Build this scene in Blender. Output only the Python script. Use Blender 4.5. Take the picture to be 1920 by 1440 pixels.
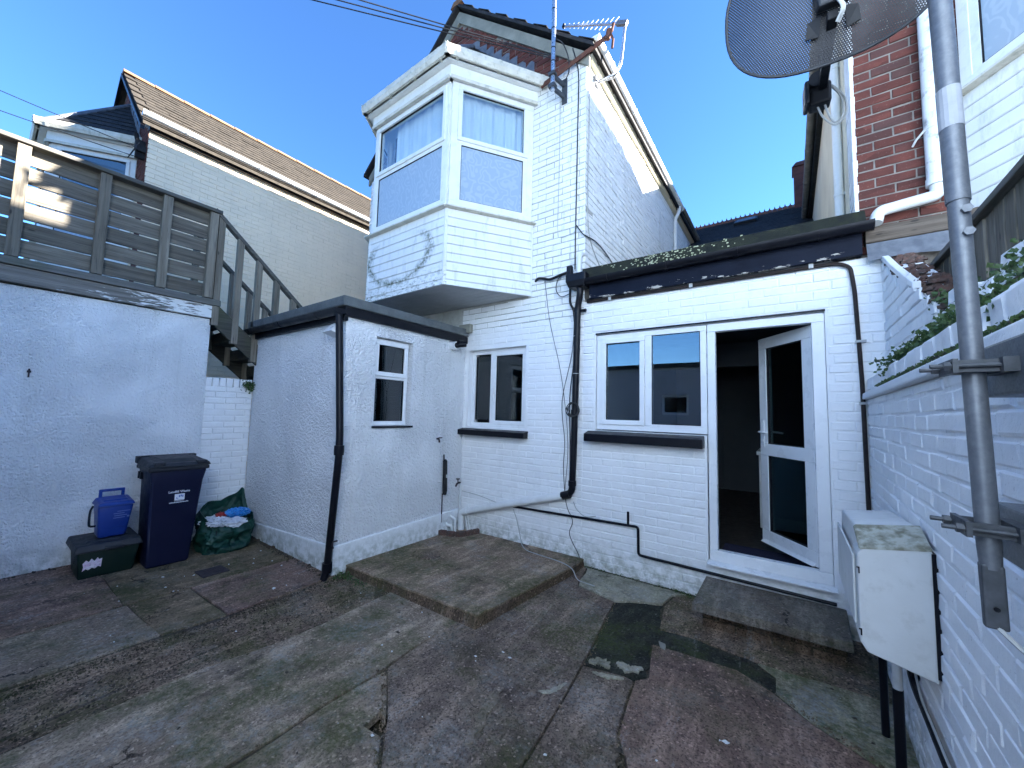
import bpy, bmesh, math, random
from mathutils import Vector, Matrix, noise as mnoise
for o in list(bpy.data.objects): bpy.data.objects.remove(o)
rnd = random.Random(7)
S = bpy.context.scene
COL = S.collection
# ------------------------------------------------------------------ camera
cam_d = bpy.data.cameras.new('camera'); cam = bpy.data.objects.new('camera', cam_d); COL.objects.link(cam)
cam_d.sensor_width = 36.0; cam_d.lens = 13.537; cam_d.clip_start = .02; cam_d.clip_end = 500
def cam_matrix(yaw, pitch, roll, loc):
    cy, sy, cp, sp, cr, sr = math.cos(yaw), math.sin(yaw), math.cos(pitch), math.sin(pitch), math.cos(roll), math.sin(roll)
    f = Vector((sy*cp, cy*cp, sp)); r0 = Vector((cy, -sy, 0)); u0 = r0.cross(f)
    r = cr*r0 + sr*u0; u = -sr*r0 + cr*u0
    m = Matrix((r, u, -f)).transposed().to_4x4(); m.translation = loc
    return m
CAM = Vector((0, 0, 1.6))
cam.matrix_world = cam_matrix(math.radians(-35.870), math.radians(4.334), math.radians(1.4446), CAM)
S.camera = cam
# ------------------------------------------------------------------ sky and sun
SUN_DIR = Vector((1.0, .89, .526)).normalized()          # towards the sun
elev = math.asin(SUN_DIR.z); azim = math.atan2(SUN_DIR.x, SUN_DIR.y)
W = bpy.data.worlds.new('World'); S.world = W; W.use_nodes = True
wn, wl = W.node_tree.nodes, W.node_tree.links
bg = wn['Background']; sky = wn.new('ShaderNodeTexSky'); sky.sky_type = 'NISHITA'; sky.sun_disc = False
sky.sun_elevation = elev; sky.sun_rotation = azim; sky.altitude = 20; sky.air_density = 1.0; sky.dust_density = .0; sky.ozone_density = 9.0
wl.new(sky.outputs[0], bg.inputs[0]); bg.inputs[1].default_value = .050
sun_d = bpy.data.lights.new('sun', 'SUN'); sun = bpy.data.objects.new('sun', sun_d); COL.objects.link(sun)
sun_d.energy = 5.0; sun_d.angle = math.radians(.5); sun_d.color = (1, .95, .88)
sun.rotation_euler = SUN_DIR.to_track_quat('Z', 'Y').to_euler(); sun.location = (20, 16, 30)
S.view_settings.view_transform = 'Standard'; S.view_settings.look = 'None'
S.view_settings.exposure = 3.28; S.view_settings.gamma = 1.0; S.view_settings.use_curve_mapping = False
# ------------------------------------------------------------------ mesh helpers
def V(*a): return Vector(a)
class Basis:
    """local x runs to the right along a wall, y into it, z up"""
    def __init__(s, o, ux, uy): s.o = Vector(o); s.x = Vector(ux).normalized(); s.y = Vector(uy).normalized()
    def __call__(s, x, y, z): return s.o + s.x*x + s.y*y + Vector((0, 0, z))
ID = Basis((0, 0, 0), (1, 0, 0), (0, 1, 0))
class MB:
    def __init__(s, T=ID): s.v = []; s.f = []; s.T = T
    def pts(s, ps):
        n = len(s.v); s.v += [s.T(*p) for p in ps]; return n
    def poly(s, ps): n = s.pts(ps); s.f.append(tuple(range(n, n+len(ps))))
    def box(s, x0, x1, y0, y1, z0, z1):
        n = s.pts([(x0,y0,z0),(x1,y0,z0),(x1,y1,z0),(x0,y1,z0),(x0,y0,z1),(x1,y0,z1),(x1,y1,z1),(x0,y1,z1)])
        for q in ((0,3,2,1),(4,5,6,7),(0,1,5,4),(1,2,6,5),(2,3,7,6),(3,0,4,7)): s.f.append(tuple(n+i for i in q))
        return s
    def hexa(s, low, high):
        """two rings of the same number of points, joined and capped"""
        k = len(low); n = s.pts(list(low)+list(high))
        s.f.append(tuple(n+i for i in range(k))[::-1]); s.f.append(tuple(n+k+i for i in range(k)))
        for i in range(k): j = (i+1) % k; s.f.append((n+i, n+j, n+k+j, n+k+i))
        return s
    def prism_y(s, poly, y0, y1): return s.hexa([(x,y0,z) for x,z in poly], [(x,y1,z) for x,z in poly])
    def prism_x(s, poly, x0, x1): return s.hexa([(x0,y,z) for y,z in poly], [(x1,y,z) for y,z in poly])
    def prism_z(s, poly, z0, z1): return s.hexa([(x,y,z0) for x,y in poly], [(x,y,z1) for x,y in poly])
    def beam(s, a, b, w, h, up=(0,0,1)):
        a = s.T(*a); b = s.T(*b); d = (b-a).normalized(); up = Vector(up)
        if abs(d.dot(up)) > .98: up = Vector((1,0,0))
        sx = d.cross(up).normalized()*w/2; sy = sx.cross(d).normalized()*h/2
        T = s.T; s.T = ID
        s.hexa([tuple(a+i*sx+j*sy) for i,j in ((-1,-1),(1,-1),(1,1),(-1,1))], [tuple(b+i*sx+j*sy) for i,j in ((-1,-1),(1,-1),(1,1),(-1,1))])
        s.T = T; return s
    def tube(s, path, r, n=8, caps=True):
        P = [s.T(*p) for p in path]; rr = r if isinstance(r, (list, tuple)) else [r]*len(P)
        base = len(s.v); prev = None
        for i, p in enumerate(P):
            d = (P[min(i+1, len(P)-1)] - P[max(i-1, 0)]).normalized()
            if prev is None:
                up = Vector((0,0,1)) if abs(d.z) < .9 else Vector((1,0,0)); a = d.cross(up).normalized()
            else:
                a = prev - d*prev.dot(d); a = a.normalized() if a.length > 1e-6 else d.orthogonal().normalized()
            prev = a; b = d.cross(a)
            for k in range(n):
                t = 2*math.pi*k/n; s.v.append(p + (a*math.cos(t) + b*math.sin(t))*rr[i])
        for i in range(len(P)-1):
            for k in range(n):
                q = (k+1) % n; s.f.append((base+i*n+k, base+i*n+q, base+(i+1)*n+q, base+(i+1)*n+k))
        if caps:
            s.f.append(tuple(base+k for k in range(n))[::-1]); s.f.append(tuple(base+(len(P)-1)*n+k for k in range(n)))
        return s
    def halfpipe(s, a, b, r, n=8, t=.004):
        """open gutter trough from a to b (horizontal), open side up"""
        a = s.T(*a); b = s.T(*b); d = (b-a).normalized(); sx = d.cross(Vector((0,0,1))).normalized()
        prof = [(math.cos(math.pi+math.pi*k/n)*r, math.sin(math.pi+math.pi*k/n)*r) for k in range(n+1)]
        prof += [(x*(r-t)/r, y*(r-t)/r) for x, y in prof[::-1]]
        T = s.T; s.T = ID
        s.hexa([tuple(a+sx*x+Vector((0,0,z))) for x,z in prof], [tuple(b+sx*x+Vector((0,0,z))) for x,z in prof])
        s.T = T; return s
    def lathe(s, c, prof, n=16, axis='z'):
        base = len(s.v)
        for r, h in prof:
            for k in range(n):
                t = 2*math.pi*k/n; u, w = r*math.cos(t), r*math.sin(t)
                p = (c[0]+u, c[1]+w, c[2]+h) if axis == 'z' else ((c[0]+u, c[1]+h, c[2]+w) if axis == 'y' else (c[0]+h, c[1]+u, c[2]+w))
                s.v.append(s.T(*p))
        for i in range(len(prof)-1):
            for k in range(n):
                q = (k+1) % n; s.f.append((base+i*n+k, base+i*n+q, base+(i+1)*n+q, base+(i+1)*n+k))
        s.f.append(tuple(base+k for k in range(n))[::-1]); s.f.append(tuple(base+(len(prof)-1)*n+k for k in range(n)))
        return s
    def sheet(s, fn, nu, nv, closed=False):
        base = len(s.v)
        for i in range(nu+1):
            for j in range(nv+1): s.v.append(s.T(*fn(i/nu, j/nv)))
        for i in range(nu):
            for j in range(nv): a = base+i*(nv+1)+j; s.f.append((a, a+1, a+nv+2, a+nv+1))
        return s
    def wall(s, rect, holes, y0, y1):
        """slab between y0 and y1 over rect (x0,x1,z0,z1) with rectangular holes and their reveals"""
        xs = sorted(set([rect[0], rect[1]] + [h[i] for h in holes for i in (0,1) if rect[0] < h[i] < rect[1]]))
        zs = sorted(set([rect[2], rect[3]] + [h[i] for h in holes for i in (2,3) if rect[2] < h[i] < rect[3]]))
        def full(i, j):
            if i < 0 or j < 0 or i >= len(xs)-1 or j >= len(zs)-1: return False
            x = (xs[i]+xs[i+1])/2; z = (zs[j]+zs[j+1])/2
            return not any(h[0] < x < h[1] and h[2] < z < h[3] for h in holes)
        for i in range(len(xs)-1):
            for j in range(len(zs)-1):
                if not full(i, j): continue
                a, b, c, d = xs[i], xs[i+1], zs[j], zs[j+1]
                s.poly([(a,y0,c),(b,y0,c),(b,y0,d),(a,y0,d)]); s.poly([(a,y1,c),(a,y1,d),(b,y1,d),(b,y1,c)])
                if not full(i-1, j): s.poly([(a,y0,c),(a,y0,d),(a,y1,d),(a,y1,c)])
                if not full(i+1, j): s.poly([(b,y0,c),(b,y1,c),(b,y1,d),(b,y0,d)])
                if not full(i, j-1): s.poly([(a,y0,c),(a,y1,c),(b,y1,c),(b,y0,c)])
                if not full(i, j+1): s.poly([(a,y0,d),(b,y0,d),(b,y1,d),(a,y1,d)])
        return s
def origin(o):
    p = Vector((0,0,0))
    while o is not None: p += o.location; o = o.parent
    return p
def finish(me, bevel=0, smooth=False, segs=2, angle=40):
    bm = bmesh.new(); bm.from_mesh(me)
    if bevel:
        bmesh.ops.remove_doubles(bm, verts=bm.verts, dist=1e-5)
        ed = [e for e in bm.edges if len(e.link_faces) == 2 and e.calc_face_angle(0) > math.radians(30)]
        bmesh.ops.bevel(bm, geom=ed, offset=bevel, segments=segs, profile=.5, affect='EDGES', clamp_overlap=True)
    bmesh.ops.recalc_face_normals(bm, faces=bm.faces)
    bm.to_mesh(me); bm.free()
    if smooth:
        for p in me.polygons: p.use_smooth = True
        try: me.set_sharp_from_angle(angle=math.radians(angle))
        except Exception: pass
def obj(name, mb, mat, parent=None, bevel=0, smooth=False, kind=None, label=None, segs=2, angle=40, recalc=True):
    off = origin(parent) if parent is not None else Vector((0,0,0))
    me = bpy.data.meshes.new(name); me.from_pydata([tuple(v-off) for v in mb.v], [], mb.f); me.update()
    if recalc or bevel: finish(me, bevel, smooth, segs, angle)
    me.materials.append(mat)
    o = bpy.data.objects.new(name, me); COL.objects.link(o)
    if parent is not None: o.parent = parent
    if kind: o['kind'] = kind
    if label: o['label'] = label
    return o
def thing(name, loc, label, cat, group=None):
    o = bpy.data.objects.new(name, None); COL.objects.link(o); o.location = loc; o.empty_display_size = .1
    o['label'] = label; o['category'] = cat
    if group: o['group'] = group
    return o
def solo(name, mb, mat, label, cat, group=None, **k):
    """a thing that is one mesh; its origin is put at its lowest middle point"""
    xs = [v.x for v in mb.v]; ys = [v.y for v in mb.v]; zs = [v.z for v in mb.v]
    c = Vector(((min(xs)+max(xs))/2, (min(ys)+max(ys))/2, min(zs))); mb.v = [v-c for v in mb.v]
    o = obj(name, mb, mat, None, **k); o.location = c; o['label'] = label; o['category'] = cat
    if group: o['group'] = group
    return o
def inst(name, me, parent, loc, rot=(0,0,0), scale=(1,1,1)):
    o = bpy.data.objects.new(name, me); COL.objects.link(o); o.parent = parent
    o.location = Vector(loc) - origin(parent); o.rotation_euler = rot; o.scale = scale
    return o
def smooth_path(p, n=4):
    """Catmull-Rom through the points"""
    P = [Vector(q) for q in p]; P = [P[0]*2-P[1]] + P + [P[-1]*2-P[-2]]; out = []
    for i in range(1, len(P)-2):
        a, b, c, d = P[i-1], P[i], P[i+1], P[i+2]
        for k in range(n):
            t = k/n; out.append(tuple(.5*((2*b)+(c-a)*t+(2*a-5*b+4*c-d)*t*t+(3*b-a-3*c+d)*t**3)))
    out.append(tuple(P[-2])); return out
def rounded(path, r, n=4):
    """polyline with its corners rounded off by r"""
    P = [Vector(q) for q in path]; out = [tuple(P[0])]
    for i in range(1, len(P)-1):
        a = (P[i-1]-P[i]); b = (P[i+1]-P[i]); q = min(r, a.length*.45, b.length*.45)
        s0 = P[i]+a.normalized()*q; s1 = P[i]+b.normalized()*q
        for k in range(n+1):
            t = k/n; out.append(tuple(s0*(1-t)**2 + P[i]*2*t*(1-t) + s1*t*t))
    out.append(tuple(P[-1])); return out
# ------------------------------------------------------------------ materials
class Nodes:
    def __init__(s, name):
        s.m = bpy.data.materials.new(name); s.m.use_nodes = True; s.t = s.m.node_tree; s.n = s.t.nodes; s.b = s.n['Principled BSDF']; s.out = s.n['Material Output']
        s.pos = s.n.new('ShaderNodeNewGeometry').outputs['Position']
    def link(s, a, b): s.t.links.new(a, b)
    def node(s, typ, ins=None, **p):
        n = s.n.new(typ)
        for k, v in p.items(): setattr(n, k, v)
        for k, v in (ins or {}).items():
            if hasattr(v, 'is_output'): s.link(v, n.inputs[k])
            else: n.inputs[k].default_value = v
        return n
    def mapped(s, scale=(1,1,1), loc=(0,0,0), rot=(0,0,0), vec=None):
        return s.node('ShaderNodeMapping', {0: vec or s.pos, 1: loc, 2: rot, 3: scale}).outputs[0]
    def noise(s, scale, detail=4, rough=.55, vec=None, dist=0):
        return s.node('ShaderNodeTexNoise', {'Vector': vec or s.pos, 'Scale': scale, 'Detail': detail, 'Roughness': rough, 'Distortion': dist}).outputs[0]
    def voro(s, scale, vec=None, feature='F1', out='Distance', rand=1.0):
        return s.node('ShaderNodeTexVoronoi', {'Vector': vec or s.pos, 'Scale': scale, 'Randomness': rand}, feature=feature).outputs[out]
    def ramp(s, fac, a, b, lo=0.0, hi=1.0):
        return s.node('ShaderNodeMapRange', {0: fac, 1: a, 2: b, 3: lo, 4: hi}).outputs[0]
    def mix(s, fac, a, b, mode='MIX'):
        n = s.n.new('ShaderNodeMix'); n.data_type = 'RGBA'; n.blend_type = mode
        for i, v in ((0, fac), (6, a), (7, b)):
            if hasattr(v, 'is_output'): s.link(v, n.inputs[i])
            else: n.inputs[i].default_value = (v if i == 0 else (tuple(v)+(1,))[:4])
        return n.outputs[2]
    def math(s, op, a, b=0.0):
        n = s.n.new('ShaderNodeMath'); n.operation = op
        for i, v in ((0, a), (1, b)):
            if hasattr(v, 'is_output'): s.link(v, n.inputs[i])
            else: n.inputs[i].default_value = v
        return n.outputs[0]
    def bump(s, h, dist=.01, strength=1.0, prev=None):
        n = s.node('ShaderNodeBump', {'Height': h, 'Distance': dist, 'Strength': strength})
        if prev is not None: s.link(prev, n.inputs['Normal'])
        return n.outputs[0]
    def sep(s): return s.node('ShaderNodeSeparateXYZ', {0: s.pos}).outputs
    def done(s, color=None, rough=.6, normal=None, metallic=0.0, spec=.4):
        for k, v in (('Base Color', color), ('Roughness', rough), ('Metallic', metallic), ('Specular IOR Level', spec), ('Normal', normal)):
            if v is None: continue
            if hasattr(v, 'is_output'): s.link(v, s.b.inputs[k])
            elif k == 'Base Color': s.b.inputs[k].default_value = (tuple(v)+(1,))[:4]
            else: s.b.inputs[k].default_value = v
        return s.m
def simple(name, c1, c2=None, scale=6, rough=.5, bscale=60, bdist=.002, metallic=0, spec=.4, lo=.35, hi=.65, dirt=0, dirtc=(.06,.06,.05)):
    g = Nodes(name); c2 = c2 or tuple(x*.82 for x in c1)
    c = g.mix(g.ramp(g.noise(scale, 5), lo, hi), c1, c2)
    if dirt: c = g.mix(g.math('MULTIPLY', g.ramp(g.noise(scale*2.3, 8, .7), .52, .75), dirt), c, dirtc)
    return g.done(c, g.ramp(g.noise(scale*3, 3), .3, .7, max(.05, rough-.08), min(1, rough+.1)), g.bump(g.noise(bscale, 4), bdist), metallic, spec)
def m_paintbrick(name, col=(.83,.825,.81), dirt=.25, zdirt=None, streak=.3):
    g = Nodes(name); x, y, z = g.sep()
    n1 = g.noise(3.1, 5); n2 = g.noise(26, 6, .65)
    c = g.mix(g.ramp(n1, .3, .7), col, tuple(v*.93 for v in col))
    # worn and dirty spots, denser in streaks running down
    st = g.noise(1.0, 5, .6, g.mapped((9, 9, .9)))
    d = g.math('MULTIPLY', g.ramp(st, .55, .78), g.ramp(n2, .42, .62))
    c = g.mix(g.math('MULTIPLY', d, streak), c, (.22,.21,.16))
    sp = g.ramp(g.noise(70, 3, .6), .66, .74)
    c = g.mix(g.math('MULTIPLY', sp, dirt), c, (.16,.14,.11))
    if zdirt:   # splash dirt and algae low down on the wall, a band of its own
        lo = g.math('MULTIPLY', g.ramp(z, zdirt, .02), g.ramp(g.noise(13, 5, .65), .40, .62))
        c = g.mix(g.math('MULTIPLY', lo, .75), c, (.17,.19,.12))
    h = g.math('ADD', g.math('MULTIPLY', g.noise(48, 5, .6), .7), g.math('MULTIPLY', g.noise(190, 2), .25))
    h = g.math('ADD', h, g.math('MULTIPLY', g.noise(9, 3), 1.2))
    return g.done(c, .55, g.bump(h, .006, .8), 0, .3)
def m_clad(name):
    g = Nodes(name); x, y, z = g.sep()
    c = g.mix(g.ramp(g.noise(2.5, 4), .3, .7), (.82,.82,.80), (.74,.74,.72))
    st = g.noise(1.0, 7, .72, g.mapped((11, 11, 2.6)))
    c = g.mix(g.math('MULTIPLY', g.ramp(st, .52, .72), .38), c, (.19,.205,.13))
    # old growth ring on the front boards, mould along the lower boards
    u = g.math('DIVIDE', g.math('ADD', x, 4.02), .60); w = g.math('DIVIDE', g.math('ADD', z, -3.56), .34)
    rr = g.math('SQRT', g.math('ADD', g.math('MULTIPLY', u, u), g.math('MULTIPLY', w, w)))
    rr = g.math('ADD', rr, g.math('MULTIPLY', g.math('SUBTRACT', g.noise(9, 5, .65), .5), .35))
    ring = g.math('MULTIPLY', g.ramp(g.math('ABSOLUTE', g.math('SUBTRACT', rr, 1.0)), .16, .02), g.ramp(g.noise(24, 5, .7), .36, .60))
    ring = g.math('MULTIPLY', ring, g.math('LESS_THAN', y, 3.02)); ring = g.math('MULTIPLY', ring, g.ramp(z, 3.82, 3.70))
    c = g.mix(g.math('MULTIPLY', ring, .95), c, (.075,.095,.030))
    lo = g.math('MULTIPLY', g.ramp(z, 3.32, 3.10), g.ramp(g.noise(14, 6, .7, g.mapped((1, 1, 2.5))), .50, .66)); lo = g.math('MULTIPLY', lo, g.math('LESS_THAN', y, 3.02))
    c = g.mix(g.math('MULTIPLY', lo, .9), c, (.085,.10,.04))
    return g.done(c, .4, g.bump(g.noise(30, 3), .001), 0, .35)
def m_render(name, scale=34, col=(.84,.835,.82), dist=.02, zdirt=.3):
    g = Nodes(name); x, y, z = g.sep()
    c = g.mix(g.ramp(g.noise(1.7, 4), .3, .7), col, tuple(v*.92 for v in col))
    sp = g.ramp(g.noise(11, 6, .7), .68, .76); c = g.mix(g.math('MULTIPLY', sp, .35), c, (.35,.31,.25))
    lo = g.math('MULTIPLY', g.ramp(z, zdirt, -.02), g.ramp(g.noise(9, 6, .65), .38, .62))
    c = g.mix(g.math('MULTIPLY', lo, .7), c, (.20,.22,.17))
    # thrown stones: round lumps of uneven size, thicker in some places, trowelled smooth in others
    wob = g.node('ShaderNodeVectorMath', {0: g.node('ShaderNodeTexNoise', {'Vector': g.pos, 'Scale': 26.0, 'Detail': 3.0}).outputs[1], 1: (.016,.016,.016), 2: g.pos}, operation='MULTIPLY_ADD').outputs[0]
    a = g.ramp(g.voro(scale, wob), .05, .75, 1, 0); b = g.ramp(g.noise(scale*.62, 3, .6, wob), .42, .64)
    amp = g.ramp(g.noise(2.3, 4, .6), .36, .60, .45, 1.15)
    h = g.math('ADD', g.math('MULTIPLY', a, .55), g.math('ADD', g.math('MULTIPLY', b, .75), g.math('MULTIPLY', g.noise(scale*2.6, 3, .6), .35)))
    h = g.math('MULTIPLY', h, amp)
    st = g.noise(1.0, 5, .65, g.mapped((6, 6, .5))); c = g.mix(g.math('MULTIPLY', g.ramp(st, .56, .74), .22), c, (.45,.44,.38))
    return g.done(c, .75, g.bump(h, dist, .8), 0, .2)
def m_wood(name, axis='y', c1=(.092,.080,.064), c2=(.22,.198,.160), dark=(.024,.022,.020), algae=.0, paint=None):
    g = Nodes(name); oi = g.node('ShaderNodeObjectInfo')
    sc = {'x': (.5,9,14), 'y': (9,.5,14), 'z': (10,10,.5)}[axis]
    vec = g.node('ShaderNodeVectorMath', {0: g.mapped(sc), 1: oi.outputs['Location']}, operation='ADD').outputs[0]
    n1 = g.noise(2.2, 7, .62, vec, .6); n2 = g.noise(9, 4, .6, vec)
    c = g.mix(g.ramp(n1, .32, .68), c1, c2)
    c = g.mix(g.ramp(n2, .55, .8), c, dark)
    kn = g.ramp(g.voro(3.1, g.mapped({'x': (1,3,3), 'y': (3,1,3), 'z': (3,3,1)}[axis])), .05, .09, 1, 0); c = g.mix(g.math('MULTIPLY', kn, .7), c, dark)
    tone = g.ramp(oi.outputs['Random'], 0, 1, .78, 1.15)
    c = g.mix(1.0, c, g.node('ShaderNodeCombineColor', {0: tone, 1: tone, 2: tone}).outputs[0], 'MULTIPLY')
    if algae: c = g.mix(g.math('MULTIPLY', g.ramp(g.noise(3.3, 5, .6), .5, .72), algae), c, (.07,.09,.035))
    if paint:   # flakes of white paint left near one end
        x, y, z = g.sep()
        pf = g.math('ADD', g.ramp(y, paint[0], paint[1], 0, .55), g.math('MULTIPLY', g.math('SUBTRACT', g.noise(2.0, 8, .65, g.mapped((20, 3, 20))), .5), 1.6))
        c = g.mix(g.ramp(pf, .33, .40), c, (.72,.72,.70))
    return g.done(c, .8, g.bump(n1, .006, .7, g.bump(n2, .003)), 0, .2)
def m_brick(name, c1=(.235,.062,.042), c2=(.155,.045,.034)):
    g = Nodes(name); oi = g.node('ShaderNodeObjectInfo')
    n = g.noise(8, 5); c = g.mix(g.ramp(n, .3, .7), c1, c2)
    c = g.mix(g.ramp(g.voro(4.6, g.mapped((1,1,3)), out='Color'), .25, .9), c, tuple(v*.75 for v in c2))
    dk = g.ramp(oi.outputs['Random'], .72, .95, 0, .65); c = g.mix(dk, c, (.085,.05,.045))
    c = g.mix(g.math('MULTIPLY', g.ramp(g.noise(60, 4, .7), .6, .72), .4), c, (.30,.24,.20))
    return g.done(c, .85, g.bump(g.noise(110, 5, .65), .004), 0, .2)
def m_ground(name, c1, c2, c3, moss=.3, grit=.5, mscale=2.2, moss_c=(.060,.072,.016), lichen=.25, gain=1.0):
    g = Nodes(name); k = 1.55*gain; c1, c2, c3 = (tuple(v*k*t for v, t in zip(q, (1.20,1.01,.79))) for q in (c1, c2, c3))
    big = g.noise(1.1, 6, .62); mid = g.noise(6.5, 8, .72); fine = g.noise(130, 3, .6)
    wear = g.noise(1.0, 7, .68, g.mapped((7.5, 1.5, 1), (3, 1, 0), (0, 0, .12)))           # brushed along the bays
    c = g.mix(g.ramp(big, .36, .62), c1, c2); c = g.mix(g.ramp(mid, .44, .64), c, c3)
    c = g.mix(g.math('MULTIPLY', g.ramp(wear, .49, .64), .75), c, tuple(v*1.75 for v in c3))
    # stains that run on from one bay to the next: brown, damp dark, green
    br = g.math('MULTIPLY', g.ramp(g.noise(1.5, 7, .7, g.mapped(loc=(1,2,9))), .50, .66), g.ramp(g.noise(21, 5, .7), .34, .62))
    c = g.mix(g.math('MULTIPLY', br, .55), c, (.135,.082,.052))
    dk = g.math('MULTIPLY', g.ramp(g.noise(1.9, 8, .72, g.mapped(loc=(4,8,1))), .51, .66), g.ramp(g.noise(17, 6, .72), .30, .60))
    c = g.mix(g.math('MULTIPLY', dk, .82), c, (.022,.019,.018))
    # aggregate: dark and pale grains
    v = g.voro(118, out='Color'); c = g.mix(g.math('MULTIPLY', g.ramp(v, .58, .78), grit), c, tuple(x*.30 for x in c1))
    v2 = g.voro(88, g.mapped(loc=(3,1,7)), out='Color'); c = g.mix(g.math('MULTIPLY', g.ramp(v2, .78, .92), grit*.9), c, tuple(min(1, x*2.6+.03) for x in c2))
    c = g.mix(g.math('MULTIPLY', g.ramp(g.noise(26, 6, .72), .53, .64), .6), c, tuple(x*.42 for x in c1))
    # lichen bloom and pale scuffs
    l = g.math('MULTIPLY', g.ramp(g.noise(2.7, 8, .74, g.mapped(loc=(9,4,0))), .50, .62), g.ramp(g.noise(34, 5, .75), .40, .60))
    c = g.mix(g.math('MULTIPLY', l, min(1, lichen*1.2)), c, (.33,.325,.30))
    sc = g.math('MULTIPLY', g.ramp(g.noise(1.0, 8, .75, g.mapped((5, 1.3, 1), (7, 2, 0), (0, 0, -.35))), .59, .69), g.ramp(g.noise(60, 4, .7), .42, .58))
    c = g.mix(g.math('MULTIPLY', sc, .75), c, (.40,.395,.38))
    m = g.math('MULTIPLY', g.ramp(g.noise(mscale, 7, .68, g.mapped(loc=(2.3,7.7,0))), .46, .60), g.ramp(g.noise(30, 5, .72), .32, .54))
    c = g.mix(g.math('MULTIPLY', m, moss), c, moss_c)
    m2 = g.math('MULTIPLY', g.ramp(g.noise(1.35, 7, .7, g.mapped(loc=(6.1,1.2,3))), .53, .64), g.ramp(g.noise(40, 5, .72), .34, .56))
    c = g.mix(g.math('MULTIPLY', m2, .65), c, (.060,.074,.018))
    c = g.mix(g.ramp(g.voro(9, g.mapped(loc=(5,5,5))), .022, .030, 1, 0), c, (.45,.45,.43))
    # hairline cracks
    cw = g.node('ShaderNodeVectorMath', {0: g.node('ShaderNodeTexNoise', {'Vector': g.pos, 'Scale': 2.2, 'Detail': 7.0, 'Roughness': .65}).outputs[1], 1: (.7,.7,.7), 2: g.pos}, operation='MULTIPLY_ADD').outputs[0]
    cr = g.voro(.6, cw, 'DISTANCE_TO_EDGE'); crm = g.math('MULTIPLY', g.ramp(cr, .0025, .006, 1, 0), g.ramp(g.noise(1.7, 5, .65), .54, .60))
    c = g.mix(g.math('MULTIPLY', crm, .85), c, (.015,.013,.012))
    h = g.math('ADD', g.math('MULTIPLY', mid, 1.7), g.math('ADD', g.math('MULTIPLY', fine, .5), g.math('MULTIPLY', g.noise(45, 5, .65), .8)))
    h = g.math('SUBTRACT', h, g.math('MULTIPLY', crm, .8))
    return g.done(c, g.ramp(big, .3, .7, .78, .97), g.bump(h, .015, 1.0), 0, .15)
def m_glass(name, tint=(.72,.80,.80), ior=1.6, rough=0.0):
    g = Nodes(name); t = g.node('ShaderNodeBsdfTransparent', {0: tint+(1,)}); gl = g.node('ShaderNodeBsdfGlossy', {0: (.95,.97,1,1), 1: rough})
    fc = g.node('ShaderNodeLayerWeight', {0: .5}).outputs['Facing']; f0 = ((ior-1)/(ior+1))**2
    fr = g.math('ADD', g.math('MULTIPLY', g.math('POWER', fc, 5.0), 1-f0), f0)
    mx = g.node('ShaderNodeMixShader', {0: fr, 1: t.outputs[0], 2: gl.outputs[0]})
    wv = g.bump(g.noise(1.5, 1), .01, .05); g.link(wv, gl.inputs['Normal']); g.link(mx.outputs[0], g.out.inputs[0]); g.n.remove(g.b)
    return g.m
def m_frost(name):
    g = Nodes(name)
    w = g.node('ShaderNodeTexWave', {'Vector': g.pos, 'Scale': 4.2, 'Distortion': 16.0, 'Detail': 1.0, 'Detail Scale': 1.8}).outputs[1]
    c = g.mix(g.ramp(w, .50, .85), (.32,.40,.48), (.375,.45,.52))
    return g.done(c, .28, None, 0, .5)
def m_dish(name):
    """sheet metal punched with a tight triangular grid of round holes"""
    g = Nodes(name); p = g.node('ShaderNodeTexCoord').outputs['Object']; s_ = g.node('ShaderNodeSeparateXYZ', {0: p}).outputs
    pitch = .0058
    def grid(ox, oz):
        a = g.math('SUBTRACT', g.math('FRACT', g.math('ADD', g.math('DIVIDE', s_[0], pitch), 50+ox)), .5)
        b = g.math('SUBTRACT', g.math('FRACT', g.math('ADD', g.math('DIVIDE', s_[2], pitch*1.732), 50+oz)), .5)
        b = g.math('MULTIPLY', b, 1.732)
        return g.math('SQRT', g.math('ADD', g.math('MULTIPLY', a, a), g.math('MULTIPLY', b, b)))
    d = g.math('MINIMUM', grid(0, 0), grid(.5, .5)); hole = g.math('LESS_THAN', d, .19)
    c = g.mix(g.ramp(g.noise(20, 3), .3, .7), (.010,.010,.014), (.017,.017,.021))
    m = g.done(c, .5, None, 0, .4)
    tr = g.node('ShaderNodeBsdfTransparent'); mx = g.node('ShaderNodeMixShader', {0: hole, 1: g.b.outputs[0], 2: tr.outputs[0]})
    g.link(mx.outputs[0], g.out.inputs[0]); return m
MAT = {}
MAT['white_brick'] = m_paintbrick('white painted brick', zdirt=.35, streak=.22, dirt=.2)
MAT['white_brick_old'] = m_paintbrick('weathered white painted brick', (.85,.845,.82), dirt=.5, streak=.8)
MAT['white_brick_side'] = m_paintbrick('white painted boundary brick', (.86,.86,.855), dirt=.4, streak=.3, zdirt=.35)
MAT['cream_brick'] = m_paintbrick('cream painted brick', (.95,.775,.55), dirt=.15, streak=.15)
MAT['render_rough'] = m_render('white roughcast', 54, (.91,.905,.895), dist=.030)
MAT['render_fine'] = m_render('white roughcast, finer', 66, (.91,.905,.90), dist=.024)
MAT['plinth'] = m_paintbrick('white painted smooth cement', (.80,.81,.81), zdirt=.30, streak=.25)
MAT['upvc'] = simple('white plastic', (.80,.80,.79), (.74,.74,.73), 3, .3, 20, .0005)
MAT['upvc_old'] = simple('weathered white plastic', (.80,.80,.77), (.74,.74,.70), 5, .42, 30, .001, dirt=.28, dirtc=(.30,.30,.22))
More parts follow.
